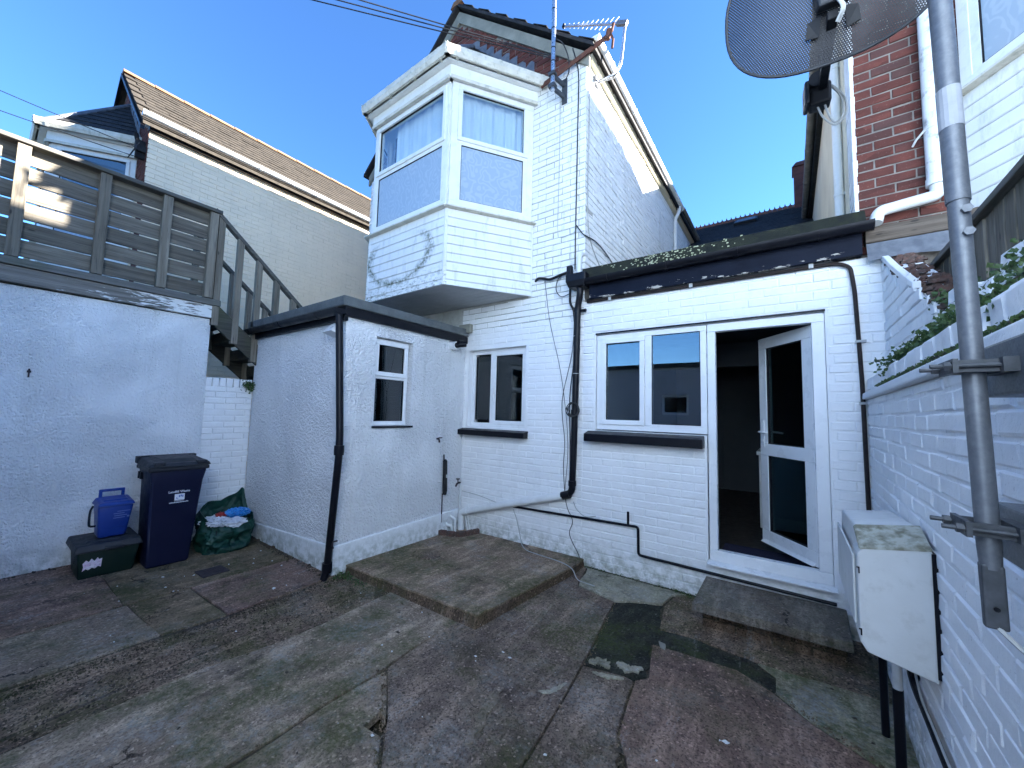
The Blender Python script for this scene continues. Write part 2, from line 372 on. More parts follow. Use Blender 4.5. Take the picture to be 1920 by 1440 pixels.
MAT['clad'] = m_clad('weathered white plastic cladding')
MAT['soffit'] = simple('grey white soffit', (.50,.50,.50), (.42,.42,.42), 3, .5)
MAT['black'] = simple('black gloss paint', (.004,.004,.007), (.008,.008,.011), 4, .38, 40, .001, spec=.22, dirt=.18, dirtc=(.035,.035,.035))
MAT['black_matt'] = simple('black plastic', (.006,.006,.008), (.012,.012,.014), 6, .55, 60, .001, spec=.25)
MAT['rubber'] = simple('black foam', (.012,.012,.014), (.022,.022,.022), 9, .9, 50, .003)
def m_peel():
    g = Nodes('peeling navy black paint'); x, y, z = g.sep()
    c = g.mix(g.ramp(g.noise(4, 5), .3, .7), (.004,.006,.014), (.008,.011,.022))
    low = g.ramp(z, 2.95, 2.868, 0, .17)
    pf = g.math('ADD', g.noise(5.0, 8, .7, g.mapped((1.6, 1, 5))), low)
    c = g.mix(g.ramp(pf, .70, .715), c, (.42,.38,.33)); return g.done(c, .55, g.bump(pf, .004), 0, .1)
MAT['peel'] = m_peel()
MAT['felt'] = simple('mossy mineral felt', (.020,.022,.020), (.030,.033,.024), 7, .95, 160, .006, spec=.1, dirt=.5, dirtc=(.055,.062,.022))
MAT['felt_grey'] = simple('grey mineral felt', (.13,.14,.14), (.09,.10,.10), 9, .95, 190, .005, dirt=.4, dirtc=(.05,.055,.05))
MAT['brick'] = m_brick('red brick', (.165,.052,.038), (.105,.038,.031))
MAT['mortar'] = simple('lime mortar', (.25,.22,.19), (.16,.145,.13), 14, .95, 90, .004)
MAT['cement'] = simple('grey cement band', (.28,.27,.22), (.20,.195,.16), 5, .9, 70, .004, dirt=.3)
MAT['slate'] = simple('slate', (.040,.039,.040), (.022,.022,.025), 9, .75, 60, .003, spec=.15, dirt=.4, dirtc=(.07,.065,.05))
MAT['slate_brown'] = simple('weathered brown slate', (.058,.050,.042), (.038,.034,.030), 9, .9, 60, .004, spec=.05, dirt=.6, dirtc=(.085,.08,.06))
MAT['ridge_tile'] = simple('orange lichened ridge tile', (.22,.12,.05), (.16,.075,.045), 14, .85, 60, .003)
MAT['terracotta'] = simple('terracotta', (.20,.085,.055), (.14,.06,.045), 11, .85, 60, .003)
MAT['lead'] = simple('lead sheet', (.17,.18,.20), (.10,.11,.13), 12, .6, 30, .002, metallic=.2, spec=.3)
MAT['galv'] = simple('galvanised steel', (.155,.165,.18), (.12,.13,.145), 60, .48, 120, .0003, metallic=.45, spec=.4, dirt=.25, dirtc=(.25,.26,.27))
MAT['galv_dull'] = simple('dull galvanised steel', (.085,.09,.10), (.06,.065,.07), 40, .55, 60, .0008, metallic=.4)
MAT['alu'] = simple('bright aluminium', (.62,.63,.65), (.50,.51,.53), 20, .3, 60, .0004, metallic=.9)
MAT['brown_conduit'] = simple('dark brown conduit', (.030,.020,.017), (.018,.013,.012), 20, .6, 60, .001, spec=.25)
MAT['rust'] = simple('rusty iron', (.15,.055,.030), (.09,.04,.03), 25, .9, 90, .003)
MAT['wood_y'] = m_wood('weathered timber along y', 'y')
MAT['wood_z'] = m_wood('weathered timber upright', 'z', algae=.25)
MAT['wood_beam'] = m_wood('weathered beam with peeling white paint', 'y', (.13,.12,.105), (.30,.28,.25), paint=(.2, 1.6))
MAT['wood_edge'] = m_wood('rough grey deck edge', 'y', (.085,.08,.07), (.17,.16,.145), algae=.3)
MAT['wood_dark'] = m_wood('dark damp timber', 'y', (.045,.042,.034), (.09,.085,.07), algae=.5)
MAT['wood_post'] = m_wood('weathered post', 'z', (.14,.12,.092), (.265,.235,.185))
MAT['wood_x'] = m_wood('dark brown timber along x', 'x', (.085,.065,.05), (.15,.12,.095))
MAT['glass'] = m_glass('window glass', (.90,.95,.95), ior=2.1)
MAT['glass_dark'] = m_glass('smoky window glass', (.40,.47,.48), 1.7)
MAT['frost'] = m_frost('patterned frosted glass')
MAT['upvc_dirty'] = simple('dirty cream plastic', (.70,.66,.56), (.58,.54,.44), 7, .5, 30, .001, dirt=.7, dirtc=(.20,.20,.12))
MAT['old_joint'] = simple('dirty painted mortar', (.46,.45,.41), (.36,.35,.31), 6, .9, 60, .003, dirt=.5, dirtc=(.16,.15,.12))
MAT['curtain'] = simple('white net curtain', (.80,.80,.82), (.74,.75,.78), 4, .9, 30, .002)
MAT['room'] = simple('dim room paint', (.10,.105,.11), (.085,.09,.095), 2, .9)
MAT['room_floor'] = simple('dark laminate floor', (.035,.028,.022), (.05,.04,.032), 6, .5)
MAT['mat'] = simple('navy coir mat', (.012,.012,.035), (.02,.02,.05), 40, .95, 200, .004)
MAT['dish'] = m_dish('punched dish metal')
MAT['grey_plastic'] = simple('dark grey plastic', (.016,.018,.022), (.024,.026,.031), 8, .5, 40, .0006)
MAT['tape'] = simple('grey white tape', (.36,.37,.39), (.29,.30,.32), 12, .6, 40, .001, dirt=.4, dirtc=(.2,.2,.2))
MAT['bin_navy'] = simple('navy bin plastic', (.004,.006,.026), (.006,.008,.030), 5, .5, 200, .0006, spec=.25)
MAT['bin_lid'] = simple('dark grey bin lid plastic', (.012,.013,.018), (.018,.019,.025), 6, .55, 200, .0008, dirt=.3, dirtc=(.07,.07,.07))
MAT['caddy'] = simple('blue caddy plastic', (.008,.035,.21), (.012,.045,.25), 5, .35, 150, .0005)
MAT['green_box'] = simple('dark green box plastic', (.004,.014,.010), (.006,.018,.012), 5, .5, 150, .0005, spec=.25)
MAT['green_bag'] = simple('green woven bag', (.006,.050,.034), (.004,.034,.024), 9, .5, 260, .0015)
MAT['poly_white'] = simple('white polythene', (.70,.71,.74), (.58,.59,.62), 14, .35)
MAT['poly_blue'] = simple('sky blue polythene', (.05,.30,.66), (.03,.20,.55), 14, .3)
MAT['red_pack'] = simple('red wrapper', (.40,.03,.02), (.28,.02,.02), 14, .35)
MAT['pink_label'] = simple('torn pink and white label', (.75,.70,.74), (.62,.42,.58), 30, .6, dirt=1, dirtc=(.01,.018,.014))
MAT['print_white'] = simple('white print', (.72,.74,.78), (.68,.70,.75), 12, .6)
MAT['print_blue'] = simple('blue print', (.10,.16,.42), (.08,.13,.38), 12, .6)
MAT['print_fade'] = simple('faded pale print', (.14,.20,.42), (.12,.17,.38), 12, .6)
MAT['grp'] = simple('off white glass fibre', (.70,.70,.675), (.63,.63,.60), 5, .5, 60, .001, dirt=.35, dirtc=(.28,.27,.20))
MAT['grp_dirty'] = simple('algae stained glass fibre', (.46,.45,.37), (.20,.19,.13), 22, .8, 120, .003, lo=.4, hi=.6)
MAT['cable_black'] = simple('black cable', (.02,.02,.022), (.035,.035,.035), 10, .6)
MAT['cable_grey'] = simple('grey white cable', (.45,.45,.43), (.36,.36,.34), 10, .6)
MAT['pipe_white'] = simple('white pipe', (.74,.74,.72), (.66,.66,.63), 6, .4, 40, .001, dirt=.2, dirtc=(.3,.3,.25))
MAT['pipe_mould'] = simple('mould speckled white pipe', (.74,.74,.73), (.66,.66,.65), 6, .4, 40, .001, dirt=1, dirtc=(.12,.12,.12))
MAT['pipe_grey'] = simple('weathered grey pipe', (.19,.185,.17), (.13,.125,.115), 8, .7, 60, .001, dirt=.4)
MAT['cream_wall'] = simple('cream painted render', (.72,.66,.50), (.62,.56,.42), 2, .8, 40, .003, dirt=.25, dirtc=(.40,.33,.25))
MAT['leaf'] = simple('ivy leaf', (.035,.075,.018), (.065,.105,.03), 40, .5)
MAT['stem'] = simple('woody stem', (.08,.06,.04), (.05,.04,.03), 20, .9)
MAT['rubble'] = simple('broken brick and lime', (.115,.055,.042), (.075,.055,.045), 22, .95, 60, .008, dirt=.6, dirtc=(.26,.24,.21))
MAT['iron'] = simple('dark iron cover', (.045,.03,.032), (.03,.022,.024), 20, .6, 90, .002)
MAT['grey_render'] = simple('pale grey render', (.50,.50,.51), (.44,.44,.45), 2, .9, 40, .004)
MAT['lichen_spot'] = simple('pale lichen', (.42,.42,.28), (.34,.35,.20), 20, .9)
MAT['flake'] = simple('white paint flakes', (.68,.68,.66), (.58,.58,.56), 20, .8)
MAT['bounce_wall'] = simple('pale blue bounce wall', (.58,.74,.95), (.55,.71,.92), 2, .9, 40, .004)  # only on the added bounce house; blue tints the light it throws back
# yard concretes
MAT['g_soil'] = m_ground('dark soil and grit', (.028,.024,.022), (.04,.034,.03), (.05,.045,.04), .4, .6)
MAT['g_brown'] = m_ground('brown exposed aggregate concrete', (.105,.078,.078), (.135,.100,.095), (.16,.125,.12), .22, .65)
MAT['g_dark'] = m_ground('dark purple brown concrete', (.078,.066,.066), (.105,.090,.088), (.135,.116,.11), .22, .7, lichen=.45)
MAT['g_olive'] = m_ground('algae stained concrete', (.085,.078,.052), (.12,.10,.085), (.14,.12,.10), .85, .5, 1.6, (.052,.060,.022))
MAT['g_grey'] = m_ground('grey worn concrete', (.118,.104,.100), (.145,.130,.124), (.175,.158,.148), .35, .55, lichen=.55)
MAT['g_pale'] = m_ground('pale lichened concrete', (.130,.113,.106), (.165,.147,.136), (.20,.18,.165), .7, .55, 2.4, (.068,.080,.024), .7)
MAT['g_rough'] = m_ground('rough broken concrete', (.075,.062,.055), (.11,.09,.08), (.15,.125,.11), .5, .85, 3.0)
MAT['g_tar'] = m_ground('damp dark tarmac', (.013,.015,.015), (.018,.021,.020), (.026,.029,.026), .22, .6, 4, (.02,.032,.012), .12)
MAT['g_moss'] = m_ground('mossy pale cement', (.17,.17,.14), (.13,.135,.10), (.22,.23,.22), .75, .4, 3.2, (.06,.085,.02), .8)
MAT['g_cement'] = m_ground('pale grey cement', (.20,.215,.205), (.25,.26,.25), (.17,.18,.16), .35, .3, 3, (.08,.095,.05), .6)
MAT['g_slab'] = m_ground('raised concrete platform', (.115,.094,.084), (.155,.128,.115), (.18,.155,.138), .75, .55, 1.3, (.065,.072,.022), .45, 1.1)
MAT['g_edge'] = m_ground('dark rough concrete edge', (.055,.044,.038), (.07,.056,.048), (.09,.072,.062), .3, .8, 3.0, lichen=.1)
MAT['g_step'] = m_ground('dark slate grey step', (.075,.075,.078), (.095,.095,.098), (.12,.12,.12), .15, .4)
# ------------------------------------------------------------------ bricks laid one by one
def brick_geo(w, h, r, c=.005, back=.014, jit=.0022):
    """one brick, centred, face at y=0 with worn edges; returns points and faces"""
    P = []
    for (yy, ins) in ((back, 0), (c*.8, 0), (0, c)):
        for sx, sz in ((-1,-1),(1,-1),(1,1),(-1,1)):
            P.append((sx*(w/2-ins)+r.uniform(-jit,jit), yy+(r.uniform(-jit,jit)*.8 if yy < back else 0), sz*(h/2-ins)+r.uniform(-jit,jit)))
    F = []
    for a in (0, 4):
        for i in range(4): j = (i+1) % 4; F.append((a+i, a+j, a+4+j, a+4+i))
    F.append((8,9,10,11)); return P, F
def courses(rect, holes, L, H, J, r, bond='stretcher', inside=None):
    x0, x1, z0, z1 = rect; out = []; k = 0; z = z0
    while z < z1-.02:
        h = min(H, z1-z); lens = [L] if bond == 'stretcher' else ([L] if k % 2 == 0 else [(L-J)/2])
        if bond == 'flemish': lens = [L, (L-J)/2]
        x = x0 - ((L+J)/2 if (bond == 'stretcher' and k % 2) else (0 if k % 2 == 0 else ((L+J)*.75 if bond == 'flemish' else (L+J)/4)))
        i = 0
        while x < x1-.01:
            l = lens[i % len(lens)]; i += 1
            a, b = max(x, x0), min(x+l, x1); x += l+J
            segs = [(a, b)] if b-a > .025 else []
            for hx0, hx1, hz0, hz1 in holes:
                if hz0 < z+h-.006 and hz1 > z+.006:
                    segs = [q for s0, s1 in segs for q in ((s0, min(s1, hx0)), (max(s0, hx1), s1)) if q[1]-q[0] > .025]
            for s0, s1 in segs:
                if inside and not inside((s0+s1)/2, z+h/2): continue
                out.append(((s0+s1)/2, z+h/2, s1-s0, h))
        z += H+J; k += 1
    return out
def lay(parent, T, rect, holes, mat, keep=300, L=.215, H=.065, J=.010, c=.005, jit=.0022, seed=1, bond='stretcher', inside=None, lip=.0035, smear=.35, variants=6, sort=True, stuff_name='brickwork'):
    """bricks of one wall face: the nearest `keep` as parts, the rest joined as stuff"""
    r = random.Random(seed); B = courses(rect, holes, L, H, J, r, bond, inside)
    if sort: B.sort(key=lambda b: (T(b[0], 0, b[1])-CAM).length / max(.05, b[2])**.3)
    ang = math.atan2(T.x.y, T.x.x); cache = {}; po = origin(parent)
    rest = MB(T)
    for n, (x, z, w, h) in enumerate(B):
        y = r.uniform(-lip, lip) + .0018*math.sin(x*2.1+z*3.3)
        z += .0035*math.sin(x*1.7+z*.6+seed) + r.uniform(-.0015, .0015)
        # paint or mortar smeared across some joints makes a few bricks a little larger
        sw = (J*.75 if r.random() < smear else 0); sh = (J*.6 if r.random() < smear*.6 else 0)
        if n < keep:
            key = (round(w/.02), round(h/.01), r.randrange(variants), sw > 0, sh > 0)
            if key not in cache:
                P, F = brick_geo(w+sw, h+sh, r, c, jit=jit); me = bpy.data.meshes.new('brick'); me.from_pydata(P, [], F); me.materials.append(mat); me.update()
                cache[key] = (me, w)
            me, w0 = cache[key]
            o = bpy.data.objects.new('brick', me); COL.objects.link(o); o.parent = parent
            o.location = T(x, y, z) - po; o.rotation_euler = (0, r.uniform(-.011,.011), ang); o.scale = (w/w0, 1, 1)
        else:
            P, F = brick_geo(w+sw, h+sh, r, c, jit=jit); k = rest.pts([(x+p[0], y+p[1], z+p[2]) for p in P]); rest.f += [tuple(k+i for i in f) for f in F]
    if rest.f: obj(stuff_name, rest, mat, parent, kind='stuff', recalc=False)
    return B
# ------------------------------------------------------------------ shared building parts
def upvc(parent, T, x0, x1, z0, z1, lights, y=.07, depth=.06, fw=.055, glass='glass', mat='upvc', name='window_frame', sub=None):
    """fixed outer frame with casements; lights = list of (x0,x1,z0,z1,sash?,glass)"""
    f = MB(T); e = .0
    f.box(x0, x1, y, y+depth, z1-fw, z1); f.box(x0, x1, y, y+depth, z0, z0+fw)
    f.box(x0, x0+fw, y+.001, y+depth-.001, z0+fw, z1-fw); f.box(x1-fw, x1, y+.001, y+depth-.001, z0+fw, z1-fw)
    xs = sorted(set(l[0] for l in lights)); zs = sorted(set(l[2] for l in lights))
    fr = obj(name, f, MAT[mat], parent, bevel=.004)
    par = sub or fr
    for l in lights:
        a, b, c, d, sash, gl = l
        if sash:
            s = MB(T); t = .05; yy = y-.014
            s.box(a, b, yy, y+depth-.01, d-t, d); s.box(a, b, yy, y+depth-.01, c, c+t)
            s.box(a, a+t, yy+.001, y+depth-.012, c+t, d-t); s.box(b-t, b, yy+.001, y+depth-.012, c+t, d-t)
            obj('sash', s, MAT[mat], par, bevel=.005); ga, gb, gc, gd = a+t, b-t, c+t, d-t
        else: ga, gb, gc, gd = a, b, c, d
        # gasket, then glass
        k = MB(T); q = .006
        for bx in ((ga,gb,gd-q,gd),(ga,gb,gc,gc+q),(ga,ga+q,gc+q,gd-q),(gb-q,gb,gc+q,gd-q)): k.box(bx[0], bx[1], y+.008, y+.03, bx[2], bx[3])
        obj('gasket', k, MAT['black_matt'], par)
        p = MB(T); p.box(ga+.001, gb-.001, y+.018, y+.024, gc+.001, gd-.001); obj('pane', p, MAT[gl], par)
    return fr
def bar(parent, T, x0, x1, z0, z1, y, depth, mat='upvc', name='mullion', bevel=.004):
    m = MB(T); m.box(x0, x1, y, y+depth, z0, z1); return obj(name, m, MAT[mat], parent, bevel=bevel)
def gutter(parent, a, b, r, mat, name='gutter', clips=0, label=None):
    m = MB(); m.halfpipe(a, b, r)
    va, vb = Vector(a), Vector(b); d = (vb-va).normalized()
    for p, s in ((va, -1), (vb, 1)):      # stop ends
        sx = d.cross(Vector((0,0,1))); pr = [p + sx*math.cos(math.pi+math.pi*k/8)*(r+.003) + Vector((0,0,math.sin(math.pi+math.pi*k/8)*(r+.003))) for k in range(9)]
        m.hexa([tuple(q) for q in pr], [tuple(q+d*s*.006) for q in pr])
    g = obj(name, m, MAT[mat], parent, smooth=True, label=label)
    for i in range(clips):
        p = va + (vb-va)*((i+.5)/clips); k = MB(); k.halfpipe(tuple(p-d*.02), tuple(p+d*.02), r+.006, t=.008); obj('clip', k, MAT[mat], g, smooth=True)
    return g
def slates(parent, o, along, up, n_along, n_up, w, e, mat, thick=.008, seed=2, name='slates', normal=None, as_parts=0, lift=.0):
    """rows of slates climbing from o; along and up are unit vectors in the roof plane"""
    r = random.Random(seed); a = Vector(along).normalized(); u = Vector(up).normalized(); nn = Vector(normal).normalized() if normal else a.cross(u).normalized()
    if nn.z < 0: nn = -nn
    m = MB()
    for j in range(n_up):
        for i in range(n_along):
            x0 = i*w + (w/2 if j % 2 else 0) + .002; x1 = x0+w-.004
            base = Vector(o) + u*(j*e) ; h0 = .022 + r.uniform(0, .004) + lift; h1 = .008 + lift
            if r.random() < .04: h0 += .006
            lo = [base+a*x0+nn*h0, base+a*x1+nn*h0, base+a*x1+u*(e*1.15)+nn*h1, base+a*x0+u*(e*1.15)+nn*h1]
            m.hexa([tuple(p-nn*thick) for p in lo], [tuple(p) for p in lo])
    return obj(name, m, mat, parent, kind='stuff', recalc=False)
def bay(house, xr, yw, z0, mirror=1, side='full', clad_mat='clad', curtain=True):
    """two storey bay: right foot xr on wall yw, canted .61 x .90, front 1.48 wide; parts hang on a bay part"""
    A = (xr, yw); B = (xr-.61, yw-.90); C = (xr-2.09, yw-.90); D = (xr-2.70, yw)
    ring = [A, B, C, D]
    zb, zs, zt = z0, z0+.92, z0+2.53
    def inset(d):       # outline moved outwards by d
        t = d*.62
        return [(A[0]+d*1.2, yw), (B[0]+t*.75, B[1]-d), (C[0]-t*.75, C[1]-d), (D[0]-d*1.2, yw)]
    core = MB(); core.prism_z(inset(-.03), zb+.012, zs-.03)
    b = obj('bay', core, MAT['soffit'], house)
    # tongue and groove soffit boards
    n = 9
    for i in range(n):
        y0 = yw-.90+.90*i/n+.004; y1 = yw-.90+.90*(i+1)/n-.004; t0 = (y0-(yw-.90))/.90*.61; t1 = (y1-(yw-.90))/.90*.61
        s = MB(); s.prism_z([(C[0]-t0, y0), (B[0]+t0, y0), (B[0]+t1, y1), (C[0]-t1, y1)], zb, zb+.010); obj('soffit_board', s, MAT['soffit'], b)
    faces = [('r', B, A), ('f', C, B), ('l', D, C)]
    rb = random.Random(3)
    for tag, P, Q in faces:
        ux = Vector((Q[0]-P[0], Q[1]-P[1], 0)); wd = ux.length; ux.normalize(); T = Basis((P[0], P[1], 0), ux, (-ux.y, ux.x, 0))
        nb = 8; bh = (zs-.02-(zb+.055))/nb
        for i in range(nb):
            c = MB(T); zz = zb+.055+i*bh; tl = rb.uniform(-.0015,.0015)
            c.prism_x([(-.004+tl, zz+.003), (-.010+tl, zz+.012), (-.006, zz+bh-.004), (.006, zz+bh-.001), (.03, zz+bh-.001), (.03, zz+.003)], .022, wd-.022)
            obj('cladding_board', c, MAT[clad_mat], b)
        t = MB(T); t.box(.0, wd, -.012, .02, zb-.006, zb+.052); obj('bottom_trim', t, MAT[clad_mat], b, bevel=.003)
        for x in (0, wd-.02):
            t = MB(T); t.box(x, x+.02, -.011, .02, zb+.054, zs-.022); obj('corner_trim', t, MAT[clad_mat], b, bevel=.002)
        s = MB(T); s.prism_x([(-.075, zs-.022), (-.075, zs-.006), (.06, zs+.012), (.06, zs-.02)], -.02, wd+.02); obj('window_sill', s, MAT['upvc_dirty'], b)
        # windows
        zl0, zl1, zu0, zu1 = zs+.115, zs+.79, zs+.885, zs+1.475
        p = .10 if tag == 'f' else .13
        upvc(b, T, .02, wd-.02, zs+.014, zs+1.56, [(.02+p, wd-.02-p, zl0, zl1, False, 'frost'), (.02+p-.055, wd-.02-p+.055, zu0-.05, zu1+.05, True, 'glass')], y=.0, depth=.07, fw=.075, mat='upvc_old', sub=b)
        for x0, x1 in ((.02+.075, .02+p), (wd-.02-p, wd-.02-.075)): bar(b, T, x0, x1, zs+.09, zs+1.484, .004, .06, 'upvc_old', 'mullion', 0)
        bar(b, T, .02+p, wd-.02-p, zl1, zu0-.05, .004, .06, 'upvc_old', 'transom', 0)
        bar(b, T, .02+p, wd-.02-p, zs+.09, zl0, .004, .06, 'upvc_old', 'transom', 0)
        if tag == 'r': bar(b, T, wd*.3, wd*.72, zs+1.500, zs+1.515, -.010, .012, 'black_matt', 'trickle_vent', 0)
        if curtain:
            cu = MB(T); ph = rb.uniform(0, 6); lo, hi = (.10, wd-.10)
            if tag == 'f': hi = wd-.12; lo = .34
            cu.sheet(lambda u, v: (lo+(hi-lo)*u, .13+.018*math.sin(u*34+ph+.6*math.sin(u*9))*(1-.3*v)+.01*math.sin(u*71), zs+.75+.80*v), 90, 3)
            obj('curtain', cu, MAT['curtain'], b, smooth=True, angle=180)
        ba = MB(T); ba.box(.05, wd-.05, .30, .31, zs, zs+1.6); obj('dark_backing', ba, MAT['room'], b)  # dark sheet behind the panes, painted in place of the room's shade
        f = MB(T); f.box(-.02, wd+.02, -.035, .05, zs+1.565, zs+1.73); obj('fascia_board', f, MAT['upvc_old'], b, bevel=.004)
        m = MB(T); m.prism_x([(-.055, zs+1.55), (-.037, zs+1.55), (-.037, zs+1.60), (-.055, zs+1.59)], -.01, wd+.01); obj('drip_mould', m, MAT['upvc_dirty'], b)
    ce = MB(); ce.prism_z(inset(-.02), zs+1.60, zs+1.70); obj('bay_ceiling', ce, MAT['upvc_old'], b)
    so = MB(); so.prism_z(inset(.13), zs+1.735, zs+1.75); obj('eaves_soffit', so, MAT['upvc_old'], b)
    # square section gutter round the three sides
    out = inset(.15)
    for k in range(3):
        P, Q = out[k], out[k+1]; d = (Vector((Q[0]-P[0], Q[1]-P[1], 0))).normalized(); nrm = Vector((d.y, -d.x, 0))
        if nrm.dot(Vector((P[0]-(xr-1.35), P[1]-yw, 0))) < 0: nrm = -nrm
        prof = [(0, .02), (.035, 0), (.085, 0), (.105, .05), (.105, .115), (.095, .115), (.094, .055), (.08, .010), (.038, .010), (.01, .03), (.008, .115), (0, .115)]
        def ringat(p, ext): return [tuple(Vector((p[0], p[1], zs+1.735)) + nrm*(u-.075) + Vector((0,0,w)) + d*ext) for u, w in prof]
        g = MB(); g.hexa(ringat(P, -.03 if k else -.0), ringat(Q, .03 if k < 2 else 0)); obj('gutter', g, MAT['upvc_dirty'], b)
        ln = (Vector(Q)-Vector(P)).length
        for q in ((.06, .5, .90) if k != 1 else (.08, .36, .66, .93)):
            p = Vector((P[0], P[1]))*(1-q) + Vector((Q[0], Q[1]))*q; pp = [(u*1.05-.003, w*1.04-.004) for u, w in prof[:6]] + [(.104, .121), (-.004, .121)]
            def rr(ext): return [tuple(Vector((p.x, p.y, zs+1.735)) + nrm*(u-.075) + Vector((0,0,w)) + d*ext) for u, w in pp]
            c = MB(); c.hexa(rr(-.016), rr(.016)); obj('gutter_clip', c, MAT['upvc_dirty'], b)
    # hipped slate roof
    ap1 = (xr-1.12, yw-.01, zs+3.00); ap0 = (xr-1.58, yw-.01, zs+3.00); o2 = inset(.10); ze = zs+1.82
    rf = MB(); P = [(x, y, ze) for x, y in o2]
    rf.poly([P[0], ap1, P[1]]); rf.poly([P[1], ap1, ap0, P[2]]); rf.poly([P[2], ap0, P[3]]); rf.poly(P[::-1])
    ro = obj('bay_roof', rf, MAT['slate'], b)
    for P0, P1, q0, q1 in ((P[0], P[1], ap1, ap1), (P[1], P[2], ap1, ap0), (P[2], P[3], ap0, ap0)):
        s = MB(); nr = 9; a0, a1, b0, b1 = Vector(P0), Vector(P1), Vector(q0), Vector(q1); nn = (a1-a0).cross(b0-a0).normalized()
        if nn.z < 0: nn = -nn
        for j in range(nr):
            l0 = a0.lerp(b0, j/nr); l1 = a1.lerp(b1, j/nr); u0 = a0.lerp(b0, (j+1)/nr); u1 = a1.lerp(b1, (j+1)/nr); ln = (l1-l0).length; k = max(1, int(ln/.22))
            for i in range(k):
                q = [l0.lerp(l1, i/k+.004), l0.lerp(l1, (i+1)/k-.004), u0.lerp(u1, (i+1)/k-.004), u0.lerp(u1, i/k+.004)]
                q[0] += nn*.016; q[1] += nn*.016; q[2] += nn*.006; q[3] += nn*.006
                s.hexa([tuple(p-nn*.006) for p in q], [tuple(p) for p in q])
        obj('slates', s, MAT['slate'], b, kind='stuff', recalc=False)
    for p, q in ((P[1], ap1), (P[2], ap0)):
        h = MB(); h.tube([(p[0], p[1], p[2]+.02), (q[0], q[1], q[2]+.02)], .035, 8); obj('hip_roll', h, MAT['lead'], b, smooth=True)
    # stepped lead flashing against the wall, ragged
    fl = MB(); n = 9; rr = random.Random(5)
    for sgn, e0, apx in ((1, P[0], ap1), (-1, P[3], ap0)):
        for i in range(n):
            t0, t1 = i/n, (i+1)/n; x0 = e0[0]+(apx[0]-e0[0])*t0; x1 = e0[0]+(apx[0]-e0[0])*t1; za = ze+(apx[2]-ze)*t0; zc = ze+(apx[2]-ze)*t1
            h = .15+rr.uniform(0, .07); y0 = yw-.016-rr.uniform(0,.006)
            if i == 0: za -= .12
            fl.prism_y([(x0, za), (x1, zc), (x1, zc+h*.35), (x0+(x1-x0)*.35, za+h+rr.uniform(0,.05)), (x0, za+h)], y0, y0+.004)
    obj('lead_flashing', fl, MAT['lead'], b, kind='stuff')
    return b
def gable_roof(house, x0, x1, y0, y1, ze, zr, mat='slate', ridge='ridge_tile', rows=False, both=False):
    """two slopes with overhang; slates on the right slope (and the left if both)"""
    xm = (x0+x1)/2; ov = .12; k = (zr-ze)/(xm-x0)
    for s, xe in ((-1, x0-ov), (1, x1+ov)):
        zz = ze-ov*k; m = MB(); m.prism_y([(xe, zz), (xm, zr), (xm, zr+.05), (xe, zz+.05)], y0-.07, y1)
        obj('roof_slope', m, MAT[mat], house)
        if rows and (both or s == 1):
            L = math.hypot(xm-xe, zr-zz); n_up = int(L/.20)
            slates(house, (xe, y0-.08, zz+.05), (0,1,0), (xm-xe, 0, zr-zz), int((y1-y0+.08)/.30), n_up, .30, L/n_up, MAT[mat], seed=11)
    n = int((y1-y0)/.45)
    rt = MB()
    for i in range(n):
        a = y0-.08+i*.45; rt.hexa([(xm-.12, a, zr+.005), (xm-.06, a, zr+.085), (xm+.06, a, zr+.085), (xm+.12, a, zr+.005)], [(xm-.115, a+.44, zr+.0), (xm-.055, a+.44, zr+.078), (xm+.055, a+.44, zr+.078), (xm+.115, a+.44, zr+.0)])
    obj('ridge_tiles', rt, MAT[ridge], house, kind='stuff')
# ================================================================== GROUND
base = MB(); base.box(-60, 60, -60, 80, -.30, -.075)
ground = obj('ground', base, MAT['g_soil'], kind='structure', label='concrete yard floor laid in worn patched bays with dark open joints')
def bay_slab(name, pts, mat, z=0.0, th=.045, seed=1, jit=.007, step=.14, label=None, round_=0.0):
    r = random.Random(seed); out = []
    for i in range(len(pts)):
        a = Vector(pts[i]); b = Vector(pts[(i+1) % len(pts)]); L = (b-a).length; n = max(1, int(L/step)) if max(abs(a.y), abs(b.y)) < 4.2 and min(a.y, b.y) > -3 else 1
        nn = Vector((-(b-a).y, (b-a).x)).normalized()
        for k in range(n): out.append(tuple(a.lerp(b, k/n) + nn*(r.uniform(-jit, jit) if k else 0)))
    m = MB(); m.prism_z(out, z-th, z)
    for v in m.v:
        if v.z > z-.001: v.z += .004*math.sin(v.x*2.1+1)*math.sin(v.y*1.7)
    return obj(name, m, MAT[mat], ground, bevel=.004, segs=1, label=label)
Y0 = -2.55
bay_slab('concrete_bay', [(-5.80,Y0),(-4.345,Y0),(-4.345,.80),(-5.80,.775)], 'g_brown', .004, seed=1)
bay_slab('concrete_bay', [(-5.80,.783),(-4.345,.808),(-4.340,2.13),(-5.80,2.13)], 'g_olive', .0, seed=2)
bay_slab('concrete_bay', [(-4.330,Y0),(-3.60,Y0),(-3.605,.87),(-4.330,.82)], 'g_grey', .0, seed=3)
bay_slab('concrete_bay', [(-4.330,.828),(-3.605,.878),(-3.560,1.25),(-4.330,1.22)], 'g_olive', -.003, seed=4)
bay_slab('concrete_bay', [(-4.330,1.226),(-3.560,1.256),(-3.585,2.14),(-4.328,2.14)], 'g_brown', .0, seed=5)
bay_slab('rough_strip', [(-3.585,Y0),(-2.955,Y0),(-2.965,.60),(-2.955,.95),(-2.89,1.35),(-2.89,1.75),(-2.93,2.30),(-3.58,2.30),(-3.57,1.60),(-3.53,1.15),(-3.59,.80)], 'g_rough', -.012, seed=6, jit=.014)
